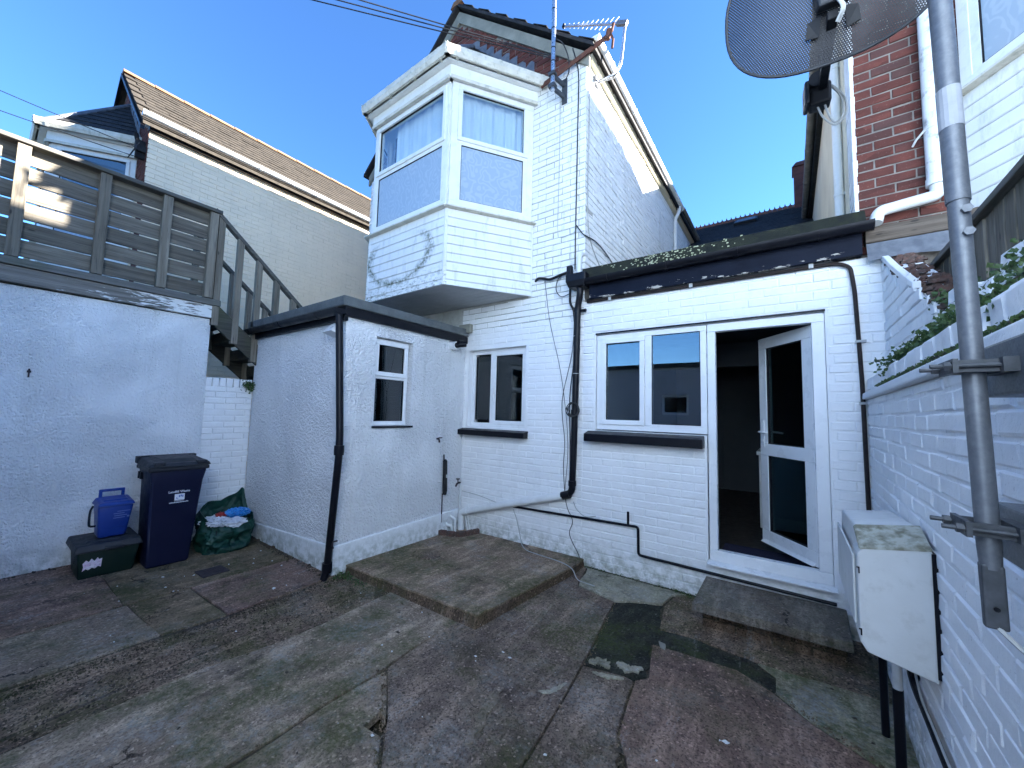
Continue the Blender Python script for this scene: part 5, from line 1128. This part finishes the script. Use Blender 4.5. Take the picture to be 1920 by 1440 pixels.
for (x, y, r0) in ((.375, 2.60, .020), (.36, 2.86, .017)):
    t = thing('service_pipe', (x, y, 0), 'white service pipe with black lower sleeve, nearest below the utility box' if y < 2.7 else 'shorter looking service pipe further back below the utility box', 'pipe')
    m = MB(); m.tube([(x, y, .36 if y < 2.7 else .42), (x, y, .80)], r0*.92, 14); obj('pipe', m, MAT['grp'], t, smooth=True)
    m = MB(); m.tube([(x, y, -.02), (x, y, .37 if y < 2.7 else .43)], r0, 14); obj('sleeve', m, MAT['black'], t, smooth=True)
m = MB(); m.tube(smooth_path([(.435,2.75,.64),(.425,2.62,.44),(.418,2.30,.42),(.408,1.9,.42),(.40,1.3,.41),(.39,.6,.40)], 4), .013, 8)
solo('black_conduit', m, MAT['black'], 'black conduit running low along the boundary wall from the utility box', 'conduit', smooth=True)
m = MB(); m.tube(smooth_path([(.432,2.70,.60),(.420,2.45,.46),(.414,2.25,.448),(.404,1.85,.45),(.396,1.3,.44)], 4), .0045, 6)
solo('white_cable', m, MAT['cable_grey'], 'thin white cable lying on the black conduit by the boundary wall', 'cable', smooth=True)
m = MB(); m.tube([(.435,2.60,.68),(.435,2.60,.42)], .016, 8); solo('black_duct', m, MAT['black'], 'short black duct under the back edge of the utility box', 'duct', smooth=True)
# ================================================================== PIPES AND FITTINGS ON THE BACK WALL
W_ = thing('waste_pipe', (-2.8, 3.85, .2), 'fat white waste pipe slanting across the wall to the corner drain', 'pipe')
m = MB(); m.tube(rounded([(-2.055,3.85,.705),(-2.9,3.85,.475),(-3.50,3.85,.295),(-3.56,3.85,.27),(-3.545,3.84,.06)], .05), .043, 14); obj('pipe', m, MAT['pipe_white'], W_, smooth=True)
m = MB(); m.tube([(-3.44,3.85,.315),(-3.50,3.85,.297)], .049, 14); obj('pipe_collar', m, MAT['pipe_white'], W_, smooth=True)
t = thing('corner_pipes', (-3.57, 3.8, .05), 'cluster of thin white overflow pipes in the wall corner', 'pipes')
for pth, r0 in ((rounded([(-3.60,3.86,.70),(-3.60,3.86,.25),(-3.585,3.85,.06)], .03), .013), (rounded([(-3.625,3.70,.26),(-3.60,3.72,.23),(-3.56,3.74,.21),(-3.555,3.74,.06)], .03), .017), (rounded([(-3.625,3.62,.18),(-3.60,3.64,.15),(-3.555,3.67,.145),(-3.55,3.68,.06)], .03), .017), ([(-3.50,3.86,.24),(-3.44,3.85,.07)], .010), ([(-3.46,3.86,.25),(-3.40,3.85,.08)], .008)):
    m = MB(); m.tube(pth, r0, 10); obj('pipe', m, MAT['pipe_white'], t, smooth=True)
t = thing('outside_tap', (-3.61, 3.82, .64), 'small dark brass outside tap in the wall corner', 'tap')
m = MB(); m.tube(rounded([(-3.60,3.86,.66),(-3.60,3.80,.66),(-3.60,3.77,.62)], .02), .012, 10); obj('spout', m, MAT['iron'], t, smooth=True)
m = MB(); m.lathe((-3.60,3.81,.675), [(.008,0),(.008,.03),(.028,.032),(.028,.042)], 10); obj('handle', m, MAT['iron'], t)
m = MB(); m.tube(rounded([(-2.74,3.875,.478),(-2.0,3.875,.498),(-1.235,3.875,.520),(-1.232,3.875,.255),(-.62,3.875,.245),(.25,3.872,.232)], .03), .013, 10); m.tube([(-1.335,3.875,.518),(-1.335,3.875,.65)], .012, 10)
g_ = solo('gas_pipe', m, MAT['black'], 'black painted gas pipe stepping along the foot of the extension wall', 'pipe', smooth=True)
t = thing('drain_surround', (-3.5, 3.75, .05), 'low red brick kerb round the corner drain on the platform', 'kerb')
rr = random.Random(2)
for a, b in (((-3.62,3.52),(-3.52,3.55)), ((-3.51,3.55),(-3.41,3.58)), ((-3.40,3.585),(-3.33,3.68)), ((-3.325,3.69),(-3.30,3.80)), ((-3.30,3.81),(-3.27,3.88))):
    m = MB(); m.beam((a[0],a[1],.085), (b[0],b[1],.088), .055, .06); obj('brick', m, MAT['rubble'], t, bevel=.008)
t = thing('lagged_pipe', (-3.58, 3.58, .3), 'black foam lagged pipe stub hanging on the outhouse wall', 'pipe')
TCp = TC
m = MB(TC); m.tube([(1.425,-.025,.985),(1.43,-.032,.97),(1.44,-.034,.60),(1.44,-.03,.545)], [.018,.028,.031,.024], 12); obj('foam_sleeve', m, MAT['rubber'], t, smooth=True)
m = MB(TC); m.tube([(1.415,-.018,.56),(1.415,-.016,.20)], .007, 8); m.tube([(1.42,-.02,.98),(1.418,-.018,1.05)], .008, 8); obj('pipe', m, MAT['iron'], t)
m = MB(TC); m.box(1.425, 1.445, -.067, -.062, .76, .80); obj('sticker', m, MAT['flake'], t)
m = MB(TC); m.tube(rounded([(1.30,.01,1.255),(1.30,-.04,1.255),(1.30,-.05,1.21)], .02), .011, 8); m.box(1.285,1.345,-.052,-.044,1.262,1.275); solo('wall_tap', m, MAT['iron'], 'tiny dark tap on the outhouse wall above the lagged pipe', 'tap')
# cables
def cable(path, r, mat, label, n=5, name='cable'):
    m = MB(); m.tube(smooth_path(path, n), r, 6); return solo(name, m, MAT[mat], label, 'cable', smooth=True)
cable([(-2.02,3.87,6.0),(-1.97,3.87,5.80),(-1.945,3.885,5.60),(-1.95,3.888,5.0),(-1.955,3.888,4.35),(-1.96,3.888,3.75),(-1.962,3.888,3.26)], .007, 'cable_black', 'black aerial cable running straight down the right end of the house wall')
cable([(-1.95,3.885,3.78),(-1.87,3.884,3.66),(-1.835,3.90,3.63),(-1.83,4.2,3.66),(-1.83,4.6,3.60),(-1.83,5.2,3.40)], .007, 'cable_black', 'black cable curving round the house corner above the extension roof')
cable([(-2.19,3.888,5.40),(-2.188,3.888,4.6),(-2.195,3.888,3.80),(-2.15,3.888,3.69),(-2.0,3.888,3.70),(-1.96,3.888,3.71)], .004, 'cable_grey', 'thin pale cable looping down the wall from the mast bracket')
cable([(-1.845,3.93,5.75),(-1.842,3.97,5.2),(-1.842,3.95,4.5),(-1.842,3.98,3.75),(-1.842,4.25,3.45),(-1.842,4.6,3.30)], .006, 'cable_grey', 'grey white cable down the near edge of the shaded side wall')
cable([(-2.36,3.888,3.20),(-2.31,3.888,2.85),(-2.26,3.888,2.6),(-2.13,3.888,2.1),(-2.05,3.888,1.6),(-2.02,3.888,1.2),(-2.05,3.888,.76)], .003, 'cable_black', 'very thin loose cable hanging down the house wall from the black pipe stub')
cable([(-1.945,3.86,2.75),(-1.98,3.88,2.3),(-2.10,3.885,1.75),(-2.06,3.885,1.3),(-2.07,3.885,1.0),(-2.03,3.885,.62),(-1.95,3.885,.45),(-1.985,3.885,.30),(-1.88,3.885,.12),(-1.85,3.86,.09)], .004, 'cable_black', 'thin black cable wandering down beside the black downpipe')
cable([(-1.93,3.86,2.55),(-1.955,3.875,2.2),(-2.0,3.88,1.8),(-1.99,3.88,1.3),(-1.985,3.88,.9)], .006, 'cable_black', 'black cable tied against the left of the downpipe')
cable([(-2.74,3.875,.455),(-2.68,3.875,.33),(-2.60,3.86,.10),(-2.58,3.84,.080),(-2.42,3.70,.085),(-2.22,3.66,.087),(-1.95,3.62,.092),(-1.78,3.55,.085),(-1.70,3.52,.012),(-1.52,3.50,.010)], .0048, 'cable_grey', 'pale cable trailing across the platform onto the yard')
cable([(-3.585,3.875,.55),(-3.3,3.882,.53),(-2.95,3.88,.48),(-2.78,3.875,.475)], .004, 'cable_grey', 'thin pale cable along the wall above the white waste pipe')
cable([(-1.93,3.86,.66),(-1.90,3.882,.58),(-1.80,3.884,.52),(-1.68,3.884,.545)], .004, 'cable_grey', 'short loose cable end beside the downpipe elbow')
cable([(-2.0,3.85,3.21),(-2.15,3.86,3.19),(-2.19,3.862,3.06),(-2.12,3.862,2.96),(-2.0,3.86,2.98)], .005, 'cable_black', 'black cable loop left of the rain hopper')
m = MB(); m.tube(rounded([(-2.50,3.90,3.225),(-2.44,3.855,3.235),(-2.38,3.855,3.225),(-2.28,3.86,3.19),(-2.10,3.86,3.225),(-1.99,3.85,3.235)], .04), .016, 8); solo('pipe_stub', m, MAT['black_matt'], 'black bent overflow pipe across the wall left of the rain hopper', 'pipe', smooth=True)
m = MB(); m.tube(rounded([(-1.985,3.83,3.20),(-1.995,3.845,3.05),(-2.0,3.85,2.86),(-1.95,3.85,2.78),(-1.93,3.85,2.6)], .04), .014, 8); solo('black_duct', m, MAT['black_matt'], 'black cable duct dropping beside the rain hopper', 'duct', smooth=True)
m = MB(); r0 = random.Random(3)
for i in range(6):
    m.tube([(-1.915+(.060+.004*i)*math.cos(t*.35+i), 3.800-.004*i+.012*math.sin(t*.7), 1.655+(.066+.003*i)*math.sin(t*.35+i)) for t in range(19)], .0042, 5, caps=False)
solo('cable_coil', m, MAT['cable_black'], 'coil of black cable hung round the downpipe', 'cable coil')
# overhead wires
for a, b, sag, lab in (((-2.33,3.86,6.07), (-6.6,-1.0,6.28), .03, 'upper overhead wire reaching the red brick gable'), ((-2.30,3.86,6.02), (-8.0,-1.9,6.62), .03, 'lower overhead wire reaching the red brick gable'), ((-2.36,3.86,6.10), (-5.9,-.8,6.0), .02, 'overhead wire nearly touching the upper one at the gable')):
    pts = [Vector(a).lerp(Vector(b), t/14) - Vector((0,0,sag*4*(t/14)*(1-t/14))) for t in range(15)]
    m = MB(); m.tube([tuple(p) for p in pts], .0065, 5); solo('overhead_wire', m, MAT['cable_black'], lab, 'wire', 'overhead wires')
for a, b, sag, lab in (((-8.12,1.13,5.56), (-10.9,-2.6,7.05), .05, 'upper overhead wire to the cream neighbouring house'), ((-8.14,1.13,5.42), (-10.6,-2.6,6.35), .05, 'lower overhead wire to the cream neighbouring house')):
    pts = [Vector(a).lerp(Vector(b), t/14) - Vector((0,0,sag*4*(t/14)*(1-t/14))) for t in range(15)]
    m = MB(); m.tube([tuple(p) for p in pts], .006, 5); solo('overhead_wire', m, MAT['cable_black'], lab, 'wire', 'overhead wires')
m = MB(); m.tube([(-8.02+.12*math.cos(t*.4), 1.10+.05*math.sin(t*.4), 5.45+.14*math.sin(t*.4)) for t in range(17)], .005, 5); solo('cable_loop', m, MAT['cable_black'], 'loose cable loop at the corner of the cream house', 'cable')
# ================================================================== AERIALS
M_ = thing('aerial_mast', (-2.2, 3.70, 5.42), 'bright aluminium mast on a wall bracket at the house gable', 'mast')
m = MB(); m.tube([(-2.19,3.70,5.42),(-2.19,3.70,7.6)], .026, 12); obj('mast_tube', m, MAT['alu'], M_, smooth=True)
m = MB(); 
for z in (5.62, 5.47): m.beam((-2.20,3.70,z), (-2.14,3.90,z-.02), .03, .05)
m.box(-2.17, -2.10, 3.885, 3.90, 5.36, 5.68); m.box(-2.235,-2.15,3.66,3.735,5.60,5.64); m.box(-2.235,-2.15,3.66,3.735,5.45,5.49); obj('bracket', m, MAT['galv_dull'], M_, bevel=.003)
for z in (5.78, 5.95, 6.2, 6.45):
    m = MB(); m.lathe((-2.19,3.70,z), [(.0285,0),(.0285,.012)], 10); obj('tape_band', m, MAT['black_matt'], M_)
cable([(-2.15,3.70,6.05),(-2.09,3.75,6.0),(-2.05,3.82,5.85),(-2.06,3.85,5.70),(-2.12,3.86,5.62)], .007, 'cable_black', 'black cable looping from the mast to the gable bricks')
Y_ = thing('television_aerial', (-1.84, 4.1, 5.6), 'silver television aerial on a curved pole at the house corner', 'aerial')
m = MB(); m.tube(smooth_path([(-1.84,4.16,5.68),(-1.74,4.20,5.72),(-1.62,4.22,5.74),(-1.56,4.22,5.83),(-1.535,4.22,6.0),(-1.50,4.22,6.36)], 5), .017, 10); obj('pole', m, MAT['alu'], Y_, smooth=True)
m = MB(); m.box(-1.86, -1.82, 4.10, 4.22, 5.64, 5.74); obj('bracket', m, MAT['galv'], Y_, bevel=.004)
a, b = Vector((-2.30, 4.20, 6.76)), Vector((-1.50, 4.20, 6.305))
a = Vector((-2.30, 4.17, 6.73)); ax = (b-a).normalized(); up = Vector((0,.35,1)).normalized(); up = (up-ax*up.dot(ax)).normalized(); sd = ax.cross(up)
m = MB(); m.beam(tuple(a), tuple(b), .022, .022); obj('boom', m, MAT['alu'], Y_)
m = MB(); m.beam(tuple(a-ax*.03), tuple(a), .035, .045); obj('end_cap', m, MAT['black_matt'], Y_)
m = MB(); m.beam(tuple(b-ax*.11), tuple(b+ax*.03), .04, .05); obj('clamp', m, MAT['galv'], Y_)
for i in range(11):
    c = a + ax*(.05+i*.07); l = .045+.008*i
    m = MB(); m.tube([tuple(c-up*l), tuple(c+up*l)], .004, 5); obj('element', m, MAT['alu'], Y_)
cable([(-1.50,4.22,6.30),(-1.545,4.23,6.02),(-1.57,4.23,5.8),(-1.66,4.23,5.70),(-1.83,4.05,5.60),(-1.846,3.98,5.50)], .005, 'cable_grey', 'pale cable following the curved aerial pole down to the wall')
# ================================================================== BINS
def frustum(c0, s0, z0, c1, s1, z1, m=None, r=0):
    m = m or MB(); m.hexa([(c0[0]+a*s0[0]/2, c0[1]+b*s0[1]/2, z0) for a, b in ((-1,-1),(1,-1),(1,1),(-1,1))], [(c1[0]+a*s1[0]/2, c1[1]+b*s1[1]/2, z1) for a, b in ((-1,-1),(1,-1),(1,1),(-1,1))]); return m
WB = thing('wheelie_bin', (-5.35, 1.25, -.02), 'tall navy wheelie bin with dark grey lid and white printed panel', 'wheelie bin')
m = frustum((-5.27,1.235), (.36,.33), .0, (-5.34,1.275), (.40,.42), .80); m2 = frustum((-5.34,1.275), (.40,.42), .80, (-5.36,1.280), (.47,.46), .93, m); obj('bin_body', m, MAT['bin_navy'], WB, bevel=.022, segs=3, smooth=True)
m = MB(); m.box(-5.62, -5.11, 1.035, 1.525, .925, .965); obj('body_rim', m, MAT['bin_lid'], WB, bevel=.010, segs=2)
m = MB(); m.hexa([(-5.63,1.03,.968),(-5.095,1.03,.968),(-5.095,1.535,.968),(-5.63,1.535,.968)], [(-5.60,1.055,1.035),(-5.115,1.045,1.005),(-5.115,1.52,1.005),(-5.60,1.51,1.035)]); lid = obj('lid', m, MAT['bin_lid'], WB, bevel=.012, segs=3)
m = MB(); m.hexa([(-5.56,1.10,1.028),(-5.15,1.09,1.003),(-5.15,1.47,1.003),(-5.56,1.46,1.028)], [(-5.53,1.13,1.052),(-5.24,1.16,1.037),(-5.24,1.41,1.037),(-5.53,1.43,1.052)]); obj('lid_dome', m, MAT['bin_lid'], lid, bevel=.008, segs=2)
for y in (1.115, 1.455):
    m = MB(); m.box(-5.19, -5.09, y-.045, y+.045, .985, 1.022); obj('lid_grip', m, MAT['bin_lid'], lid, bevel=.010, segs=2)
m = MB(); m.tube([(-5.66,1.04,1.03),(-5.66,1.52,1.03)], .016, 10)
for y in (1.05, 1.16, 1.40, 1.51): m.box(-5.67,-5.585,y-.02,y+.02,.975,1.045)
obj('hinge_bar', m, MAT['bin_lid'], WB, bevel=.004)
for x in (-5.52, -5.44):
    m = MB(); m.box(x-.016, x+.016, 1.036, 1.06, .83, .90); obj('lift_slot', m, MAT['black'], WB)
for y in (1.06, 1.47):
    m = MB(); m.tube([(-5.55,y-.02,.10),(-5.55,y+.035,.10)], .095, 20); obj('wheel', m, MAT['rubber'], WB, bevel=.01)
m = MB(); m.tube([(-5.55,1.06,.10),(-5.55,1.48,.10)], .012, 8); obj('axle', m, MAT['galv_dull'], WB)
# print on the front (flat lettering)
def text(parent, s, size, loc, rot, mat, name='lettering', bold=0.0):
    c = bpy.data.curves.new(name, 'FONT'); c.body = s; c.size = size; c.extrude = .0006; c.offset = bold; c.align_x = 'CENTER'; c.resolution_u = 2
    o = bpy.data.objects.new(name, c); COL.objects.link(o); bpy.context.view_layer.update()
    me = bpy.data.meshes.new_from_object(o); bpy.data.objects.remove(o); me.materials.clear(); me.materials.append(MAT[mat])
    q = bpy.data.objects.new(name, me); COL.objects.link(q); q.parent = parent; q.location = Vector(loc)-origin(parent); q.rotation_euler = rot; return q
tilt = math.atan2(.09, .80)     # body front leans back as it rises
def wb_front(y, z):
    t = z/.80; return -5.09-.05*t+.0008, y, z
def panel(y0, y1, z0, z1, mat, name='print'):
    m = MB(); e = .0012
    m.hexa([(wb_front(0,z0)[0],y0,z0),(wb_front(0,z0)[0],y1,z0),(wb_front(0,z1)[0],y1,z1),(wb_front(0,z1)[0],y0,z1)], [(wb_front(0,z0)[0]+e,y0,z0),(wb_front(0,z0)[0]+e,y1,z0),(wb_front(0,z1)[0]+e,y1,z1),(wb_front(0,z1)[0]+e,y0,z1)]); return obj(name, m, MAT[mat], WB)
rot = (math.pi/2-.062, 0, math.pi/2)
text(WB, 'Landfill Waste', .030, (wb_front(0,.70)[0]+.001, 1.29, .70), rot, 'print_white', bold=.0006)
panel(1.255, 1.335, .625, .685, 'print_white', 'logo_panel'); 
m = MB(); x = wb_front(0,.65)[0]+.0022
for (y0, y1, z0, z1) in ((1.268,1.276,.640,.652),(1.276,1.284,.634,.640),(1.288,1.298,.652,.672),(1.302,1.312,.656,.676),(1.316,1.324,.650,.672)): m.box(x, x+.0008, y0, y1, z0, z1)
obj('logo_marks', m, MAT['print_blue'], WB)
m = MB(); rr = random.Random(5); y = 1.215
while y < 1.365:
    l = rr.choice((.004,.006,.008)); m.box(wb_front(0,.60)[0], wb_front(0,.60)[0]+.001, y, y+l, .598, .605+rr.uniform(0,.004)); y += l+.0018
obj('small_print', m, MAT['print_white'], WB)
panel(1.255, 1.33, .616, .620, 'print_white')
RB = thing('recycling_box', (-5.45, .8, -.02), 'dark green recycling box with lid and torn pink label', 'recycling box')
m = frustum((-5.42,.825), (.40,.36), .0, (-5.45,.84), (.46,.42), .25); obj('box_body', m, MAT['green_box'], RB, bevel=.018, segs=3, smooth=True)
m = MB(); m.hexa([(-5.72,.60,.235),(-5.20,.605,.235),(-5.20,1.065,.235),(-5.72,1.06,.235)], [(-5.70,.615,.305),(-5.225,.62,.300),(-5.225,1.045,.300),(-5.70,1.045,.305)]); lid = obj('lid', m, MAT['bin_lid'], RB, bevel=.012, segs=2)
m = MB(); m.hexa([(-5.64,.68,.300),(-5.29,.68,.298),(-5.29,.99,.298),(-5.64,.99,.300)], [(-5.62,.70,.318),(-5.31,.70,.316),(-5.31,.97,.316),(-5.62,.97,.318)]); obj('lid_panel', m, MAT['bin_lid'], lid, bevel=.006)
m = MB(); m.box(-5.205, -5.185, .80, .93, .235, .262); obj('lid_clip', m, MAT['bin_lid'], RB, bevel=.004)
m = MB(); rr = random.Random(12)
m = MB(); pts = [(.668,.074),(.690,.092),(.705,.078),(.728,.094),(.748,.082),(.766,.100),(.786,.088),(.790,.165),(.772,.158),(.760,.178),(.742,.150),(.722,.176),(.706,.150),(.688,.168),(.668,.142),(.674,.110)]
m.hexa([(-5.2215, y, z) for y, z in pts], [(-5.2180, y, z) for y, z in pts]); obj('torn_label', m, MAT['pink_label'], RB)
for i in range(5):
    m = MB(); m.box(-5.55+i*.0, -5.40, .632-.0, .640, .11+i*.018, .118+i*.018); obj('moulded_text_bar', m, MAT['bin_lid'], RB)
FC = thing('food_caddy', (-5.45, .86, .30), 'bright blue food waste caddy standing on the recycling box', 'caddy')
z0 = .318
m = frustum((-5.42,.855), (.20,.19), z0, (-5.43,.865), (.25,.25), z0+.30); obj('caddy_body', m, MAT['caddy'], FC, bevel=.022, segs=3, smooth=True)
m = MB(); m.hexa([(-5.57,.725,z0+.298),(-5.285,.735,z0+.298),(-5.285,1.0,z0+.298),(-5.57,1.0,z0+.298)], [(-5.54,.75,z0+.355),(-5.31,.755,z0+.330),(-5.31,.98,z0+.330),(-5.54,.98,z0+.355)]); lid = obj('lid', m, MAT['caddy'], FC, bevel=.012, segs=2)
m = MB(); m.hexa([(-5.53,.775,z0+.350),(-5.36,.775,z0+.332),(-5.36,.96,z0+.332),(-5.53,.96,z0+.350)], [(-5.51,.79,z0+.362),(-5.38,.79,z0+.345),(-5.38,.945,z0+.345),(-5.51,.945,z0+.362)]); obj('lid_panel', m, MAT['caddy'], lid, bevel=.005)
m = MB(); m.box(-5.60,-5.575,.775,.80,z0+.30,z0+.415); m.box(-5.60,-5.575,.935,.96,z0+.30,z0+.415); m.box(-5.602,-5.573,.775,.96,z0+.395,z0+.42); obj('lid_handle', m, MAT['caddy'], FC, bevel=.006)
m = MB(); m.tube(smooth_path([(-5.44,.725,z0+.29),(-5.40,.705,z0+.25),(-5.33,.695,z0+.16),(-5.30,.70,z0+.135),(-5.30,.735,z0+.13)], 4), .009, 8); obj('carry_handle', m, MAT['black_matt'], FC, smooth=True)
m = MB(); x = -5.3085
for i, (a, b) in enumerate(((.875,.965),(.85,.925),(.855,.945),(.85,.93))): m.box(x+.003*(3-i)*.0-.0, x+.0022+.0, a, b, z0+.235-i*.02, z0+.241-i*.02)
m.box(x, x+.0022, .945, .965, z0+.175, z0+.19); obj('faded_print', m, MAT['print_fade'], FC)
m = MB(); m.tube(smooth_path([(-5.312,.775,z0+.09),(-5.310,.83,z0+.075),(-5.310,.88,z0+.10),(-5.312,.94,z0+.085)], 4), .0025, 5); obj('moulded_wave', m, MAT['caddy'], FC)
# green bag with packaging
GB = thing('recycling_sack', (-5.3, 1.75, -.02), 'slumped dark green woven sack open at the top beside the navy bin', 'sack')
rb2 = random.Random(22)
def sackpt(u, v):
    t = 2*math.pi*u; ca, sa = math.cos(t), math.sin(t); q = 2/3.4
    bx = .235*math.copysign(abs(ca)**q, ca); by = .235*math.copysign(abs(sa)**q, sa)
    f = .86+.20*v-.10*v*v + .05*math.sin(3*math.pi*v)*math.sin(t*2+1)
    x = -5.27+bx*f - .05*v; y = 1.74+by*f + .05*v
    top = .36 + .16*max(0, -ca)**1.5*max(0,sa)**.6*1.1 + .10*max(0,-ca)**2 + .05*max(0, math.sin(t*1.0-2.4)) - .07*max(0, ca)**2 + .16*math.exp(-((t-2.15)/.35)**2)
    z = -.02 + top*v
    nv = Vector((bx*9, by*9, v*3.2)); w = .050*mnoise.noise(nv) + .022*(1-2*abs(mnoise.noise(nv*2.3+Vector((3,1,7))))) + .010*(1-2*abs(mnoise.noise(nv*5.1)))
    k = v*(1-v)*3
    return (x+ca*w*(.4+k), y+sa*w*(.4+k), z+.008*math.sin(6*t)*v)
m = MB(); m.sheet(sackpt, 120, 36); m.f.append(tuple(range(0, 1, 17))[::-1]) if False else None
sk = obj('sack_body', m, MAT['green_bag'], GB, smooth=True, angle=180)
md = sk.modifiers.new('thickness', 'SOLIDIFY'); md.thickness = .004
m = MB(); m.tube(smooth_path([(-5.14,1.60,.06),(-5.08,1.62,.16),(-5.10,1.63,.24)], 4), .007, 6); m.tube(smooth_path([(-5.28,2.0,.30),(-5.24,2.04,.22),(-5.25,2.03,.12)], 4), .010, 6); obj('strap', m, MAT['black_matt'], GB, kind='stuff')
def crumple(name, c, s, mat, label, cat, seed, n=2):
    bm = bmesh.new(); bmesh.ops.create_icosphere(bm, subdivisions=n+1, radius=1); r = random.Random(seed)
    for v in bm.verts:
        k = 1+r.uniform(-.28,.22); v.co = Vector((v.co.x*s[0]*k, v.co.y*s[1]*k, v.co.z*s[2]*k))
    me = bpy.data.meshes.new(name); bm.to_mesh(me); bm.free(); me.materials.append(MAT[mat]); o = bpy.data.objects.new(name, me); COL.objects.link(o); o.location = c; o['label'] = label; o['category'] = cat; return o
crumple('plastic_bag', (-5.24,1.86,.375), (.11,.12,.045), 'poly_blue', 'crumpled sky blue plastic wrapper on top in the green sack', 'wrapper', 1, 3)
crumple('plastic_bag', (-5.17,1.66,.315), (.09,.10,.05), 'poly_white', 'crumpled white plastic bag at the front left of the green sack', 'plastic bag', 2, 3)
crumple('plastic_tub', (-5.12,1.82,.285), (.07,.10,.06), 'poly_white', 'clear white plastic packaging hanging over the front of the green sack', 'packaging', 3, 2)
crumple('food_packet', (-5.27,1.72,.365), (.06,.055,.03), 'red_pack', 'small red packet beside the blue wrapper in the green sack', 'packet', 4, 2)
crumple('waste_paper', (-5.33,1.70,.30), (.15,.15,.05), 'poly_white', 'white paper waste filling the inside of the green sack', 'waste', 5, 3)
# ================================================================== DRAIN COVER, SMALL DEBRIS
dc = thing('drain_cover', (-4.57, 1.46, .0), 'small dark rectangular drain cover in the yard before the green sack', 'drain cover')
m = MB(); m.hexa([(-4.68,1.34,-.01),(-4.46,1.35,-.01),(-4.47,1.57,-.01),(-4.68,1.56,-.01)], [(-4.675,1.345,.008),(-4.465,1.355,.008),(-4.475,1.565,.008),(-4.675,1.555,.008)]); obj('plate', m, MAT['iron'], dc, bevel=.002)
def scatter(name, n, area, size, mat, label, cat, seed, flat=.35):
    m = MB(); r = random.Random(seed)
    for i in range(n):
        p = area(r); 
        if p is None: continue
        q = size*r.uniform(.4,1.5)*(2.2 if r.random() < .06 else 1); c = Vector(p); a = r.uniform(0, 6.28)
        pts = [(math.cos(a+k*1.57+r.uniform(-.4,.4))*q*r.uniform(.6,1.2), math.sin(a+k*1.57+r.uniform(-.4,.4))*q*r.uniform(.4,1)) for k in range(4)]
        m.hexa([(c.x+x, c.y+y, c.z-.002) for x, y in pts], [(c.x+x*.6, c.y+y*.6, c.z+q*flat*r.uniform(.5,1.2)) for x, y in pts])
    o = solo(name, m, MAT[mat], label, cat, kind='stuff', recalc=False); return o
scatter('paint_flakes', 45, lambda r: (r.uniform(-4.9,-3.7), r.uniform(.6,2.1), .004) if r.random() < .6 else (r.uniform(-3.5,-.5), r.uniform(.5,2.3), .004), .010, 'flake', 'loose white paint flakes scattered over the yard', 'debris', 1, .2)
scatter('grit', 2400, lambda r: ((r.gauss(-3.50,.045) if r.random() < .45 else r.gauss(-3.12,.16)), r.uniform(.0,2.2), -.010), .0055, 'g_soil', 'dark loose grit along the broken concrete strip', 'grit', 2, .6)
scatter('gravel', 900, lambda r: (r.gauss(-3.25,.2), r.uniform(.0,2.2), -.010), .0055, 'g_grey', 'small pale stones along the broken concrete strip', 'gravel', 3, .6)
scatter('wall_foot_grit', 700, lambda r: ((r.uniform(-5.75,-3.65), 2.10-abs(r.gauss(0,.03)), .002) if r.random() < .55 else (-5.76+abs(r.gauss(0,.03)), r.uniform(0,2.0), .004)), .010, 'g_soil', 'dark grit gathered along the foot of the white walls', 'grit', 4, .6)
JL = [[(-4.337,.1),(-4.337,2.1)], [(-3.59,.1),(-3.56,2.1)], [(-2.947,.1),(-2.88,1.4),(-2.92,2.3)], [(-2.09,.9),(-2.09,1.6),(-2.105,2.3)], [(-2.05,1.59),(-1.5,1.15)], [(-1.12,2.4),(-1.05,1.8),(-1.0,1.2)], [(-.805,2.46),(-.745,2.02),(-.64,1.8)], [(-.12,2.88),(.31,2.58)], [(-1.27,3.34),(-1.12,2.4)], [(-5.7,.79),(-3.6,.87)], [(-3.6,2.17),(-1.9,2.23)], [(-1.88,2.3),(-1.76,3.6)]]
def along_joint(r):
    L = r.choice(JL); k = r.randrange(len(L)-1); t = r.random(); a, b = L[k], L[k+1]
    return (a[0]+(b[0]-a[0])*t+r.gauss(0,.016), a[1]+(b[1]-a[1])*t+r.gauss(0,.016), .001)
scatter('joint_crumbs', 1500, along_joint, .0050, 'g_rough', 'crumbled concrete along the open joints of the yard', 'crumbs', 6, .5)
scatter('leaf_litter', 60, lambda r: (r.uniform(-2.9,.3), r.uniform(.7,3.4), .004), .010, 'stem', 'tiny dead leaves and twigs on the yard floor', 'litter', 5, .12)
m = MB(); m.hexa([(-.80,2.97,.0),(-.745,2.95,.0),(-.735,2.89,.0),(-.77,2.90,.0)], [(-.80,2.97,.008),(-.75,2.955,.010),(-.738,2.89,.008),(-.768,2.90,.010)]); solo('stone_chip', m, MAT['cement'], 'pale stone chip lying on the dark tarmac patch', 'stone')
r = random.Random(9)
m = MB(); m.sheet(lambda u, v: (-.325+.045*u, 2.275+.016*v+.012*u, .006+.005*math.sin(u*7+v*4)), 5, 2); solo('paper_scrap', m, MAT['flake'], 'white scrap of paper on the brown concrete in front of the step', 'paper')
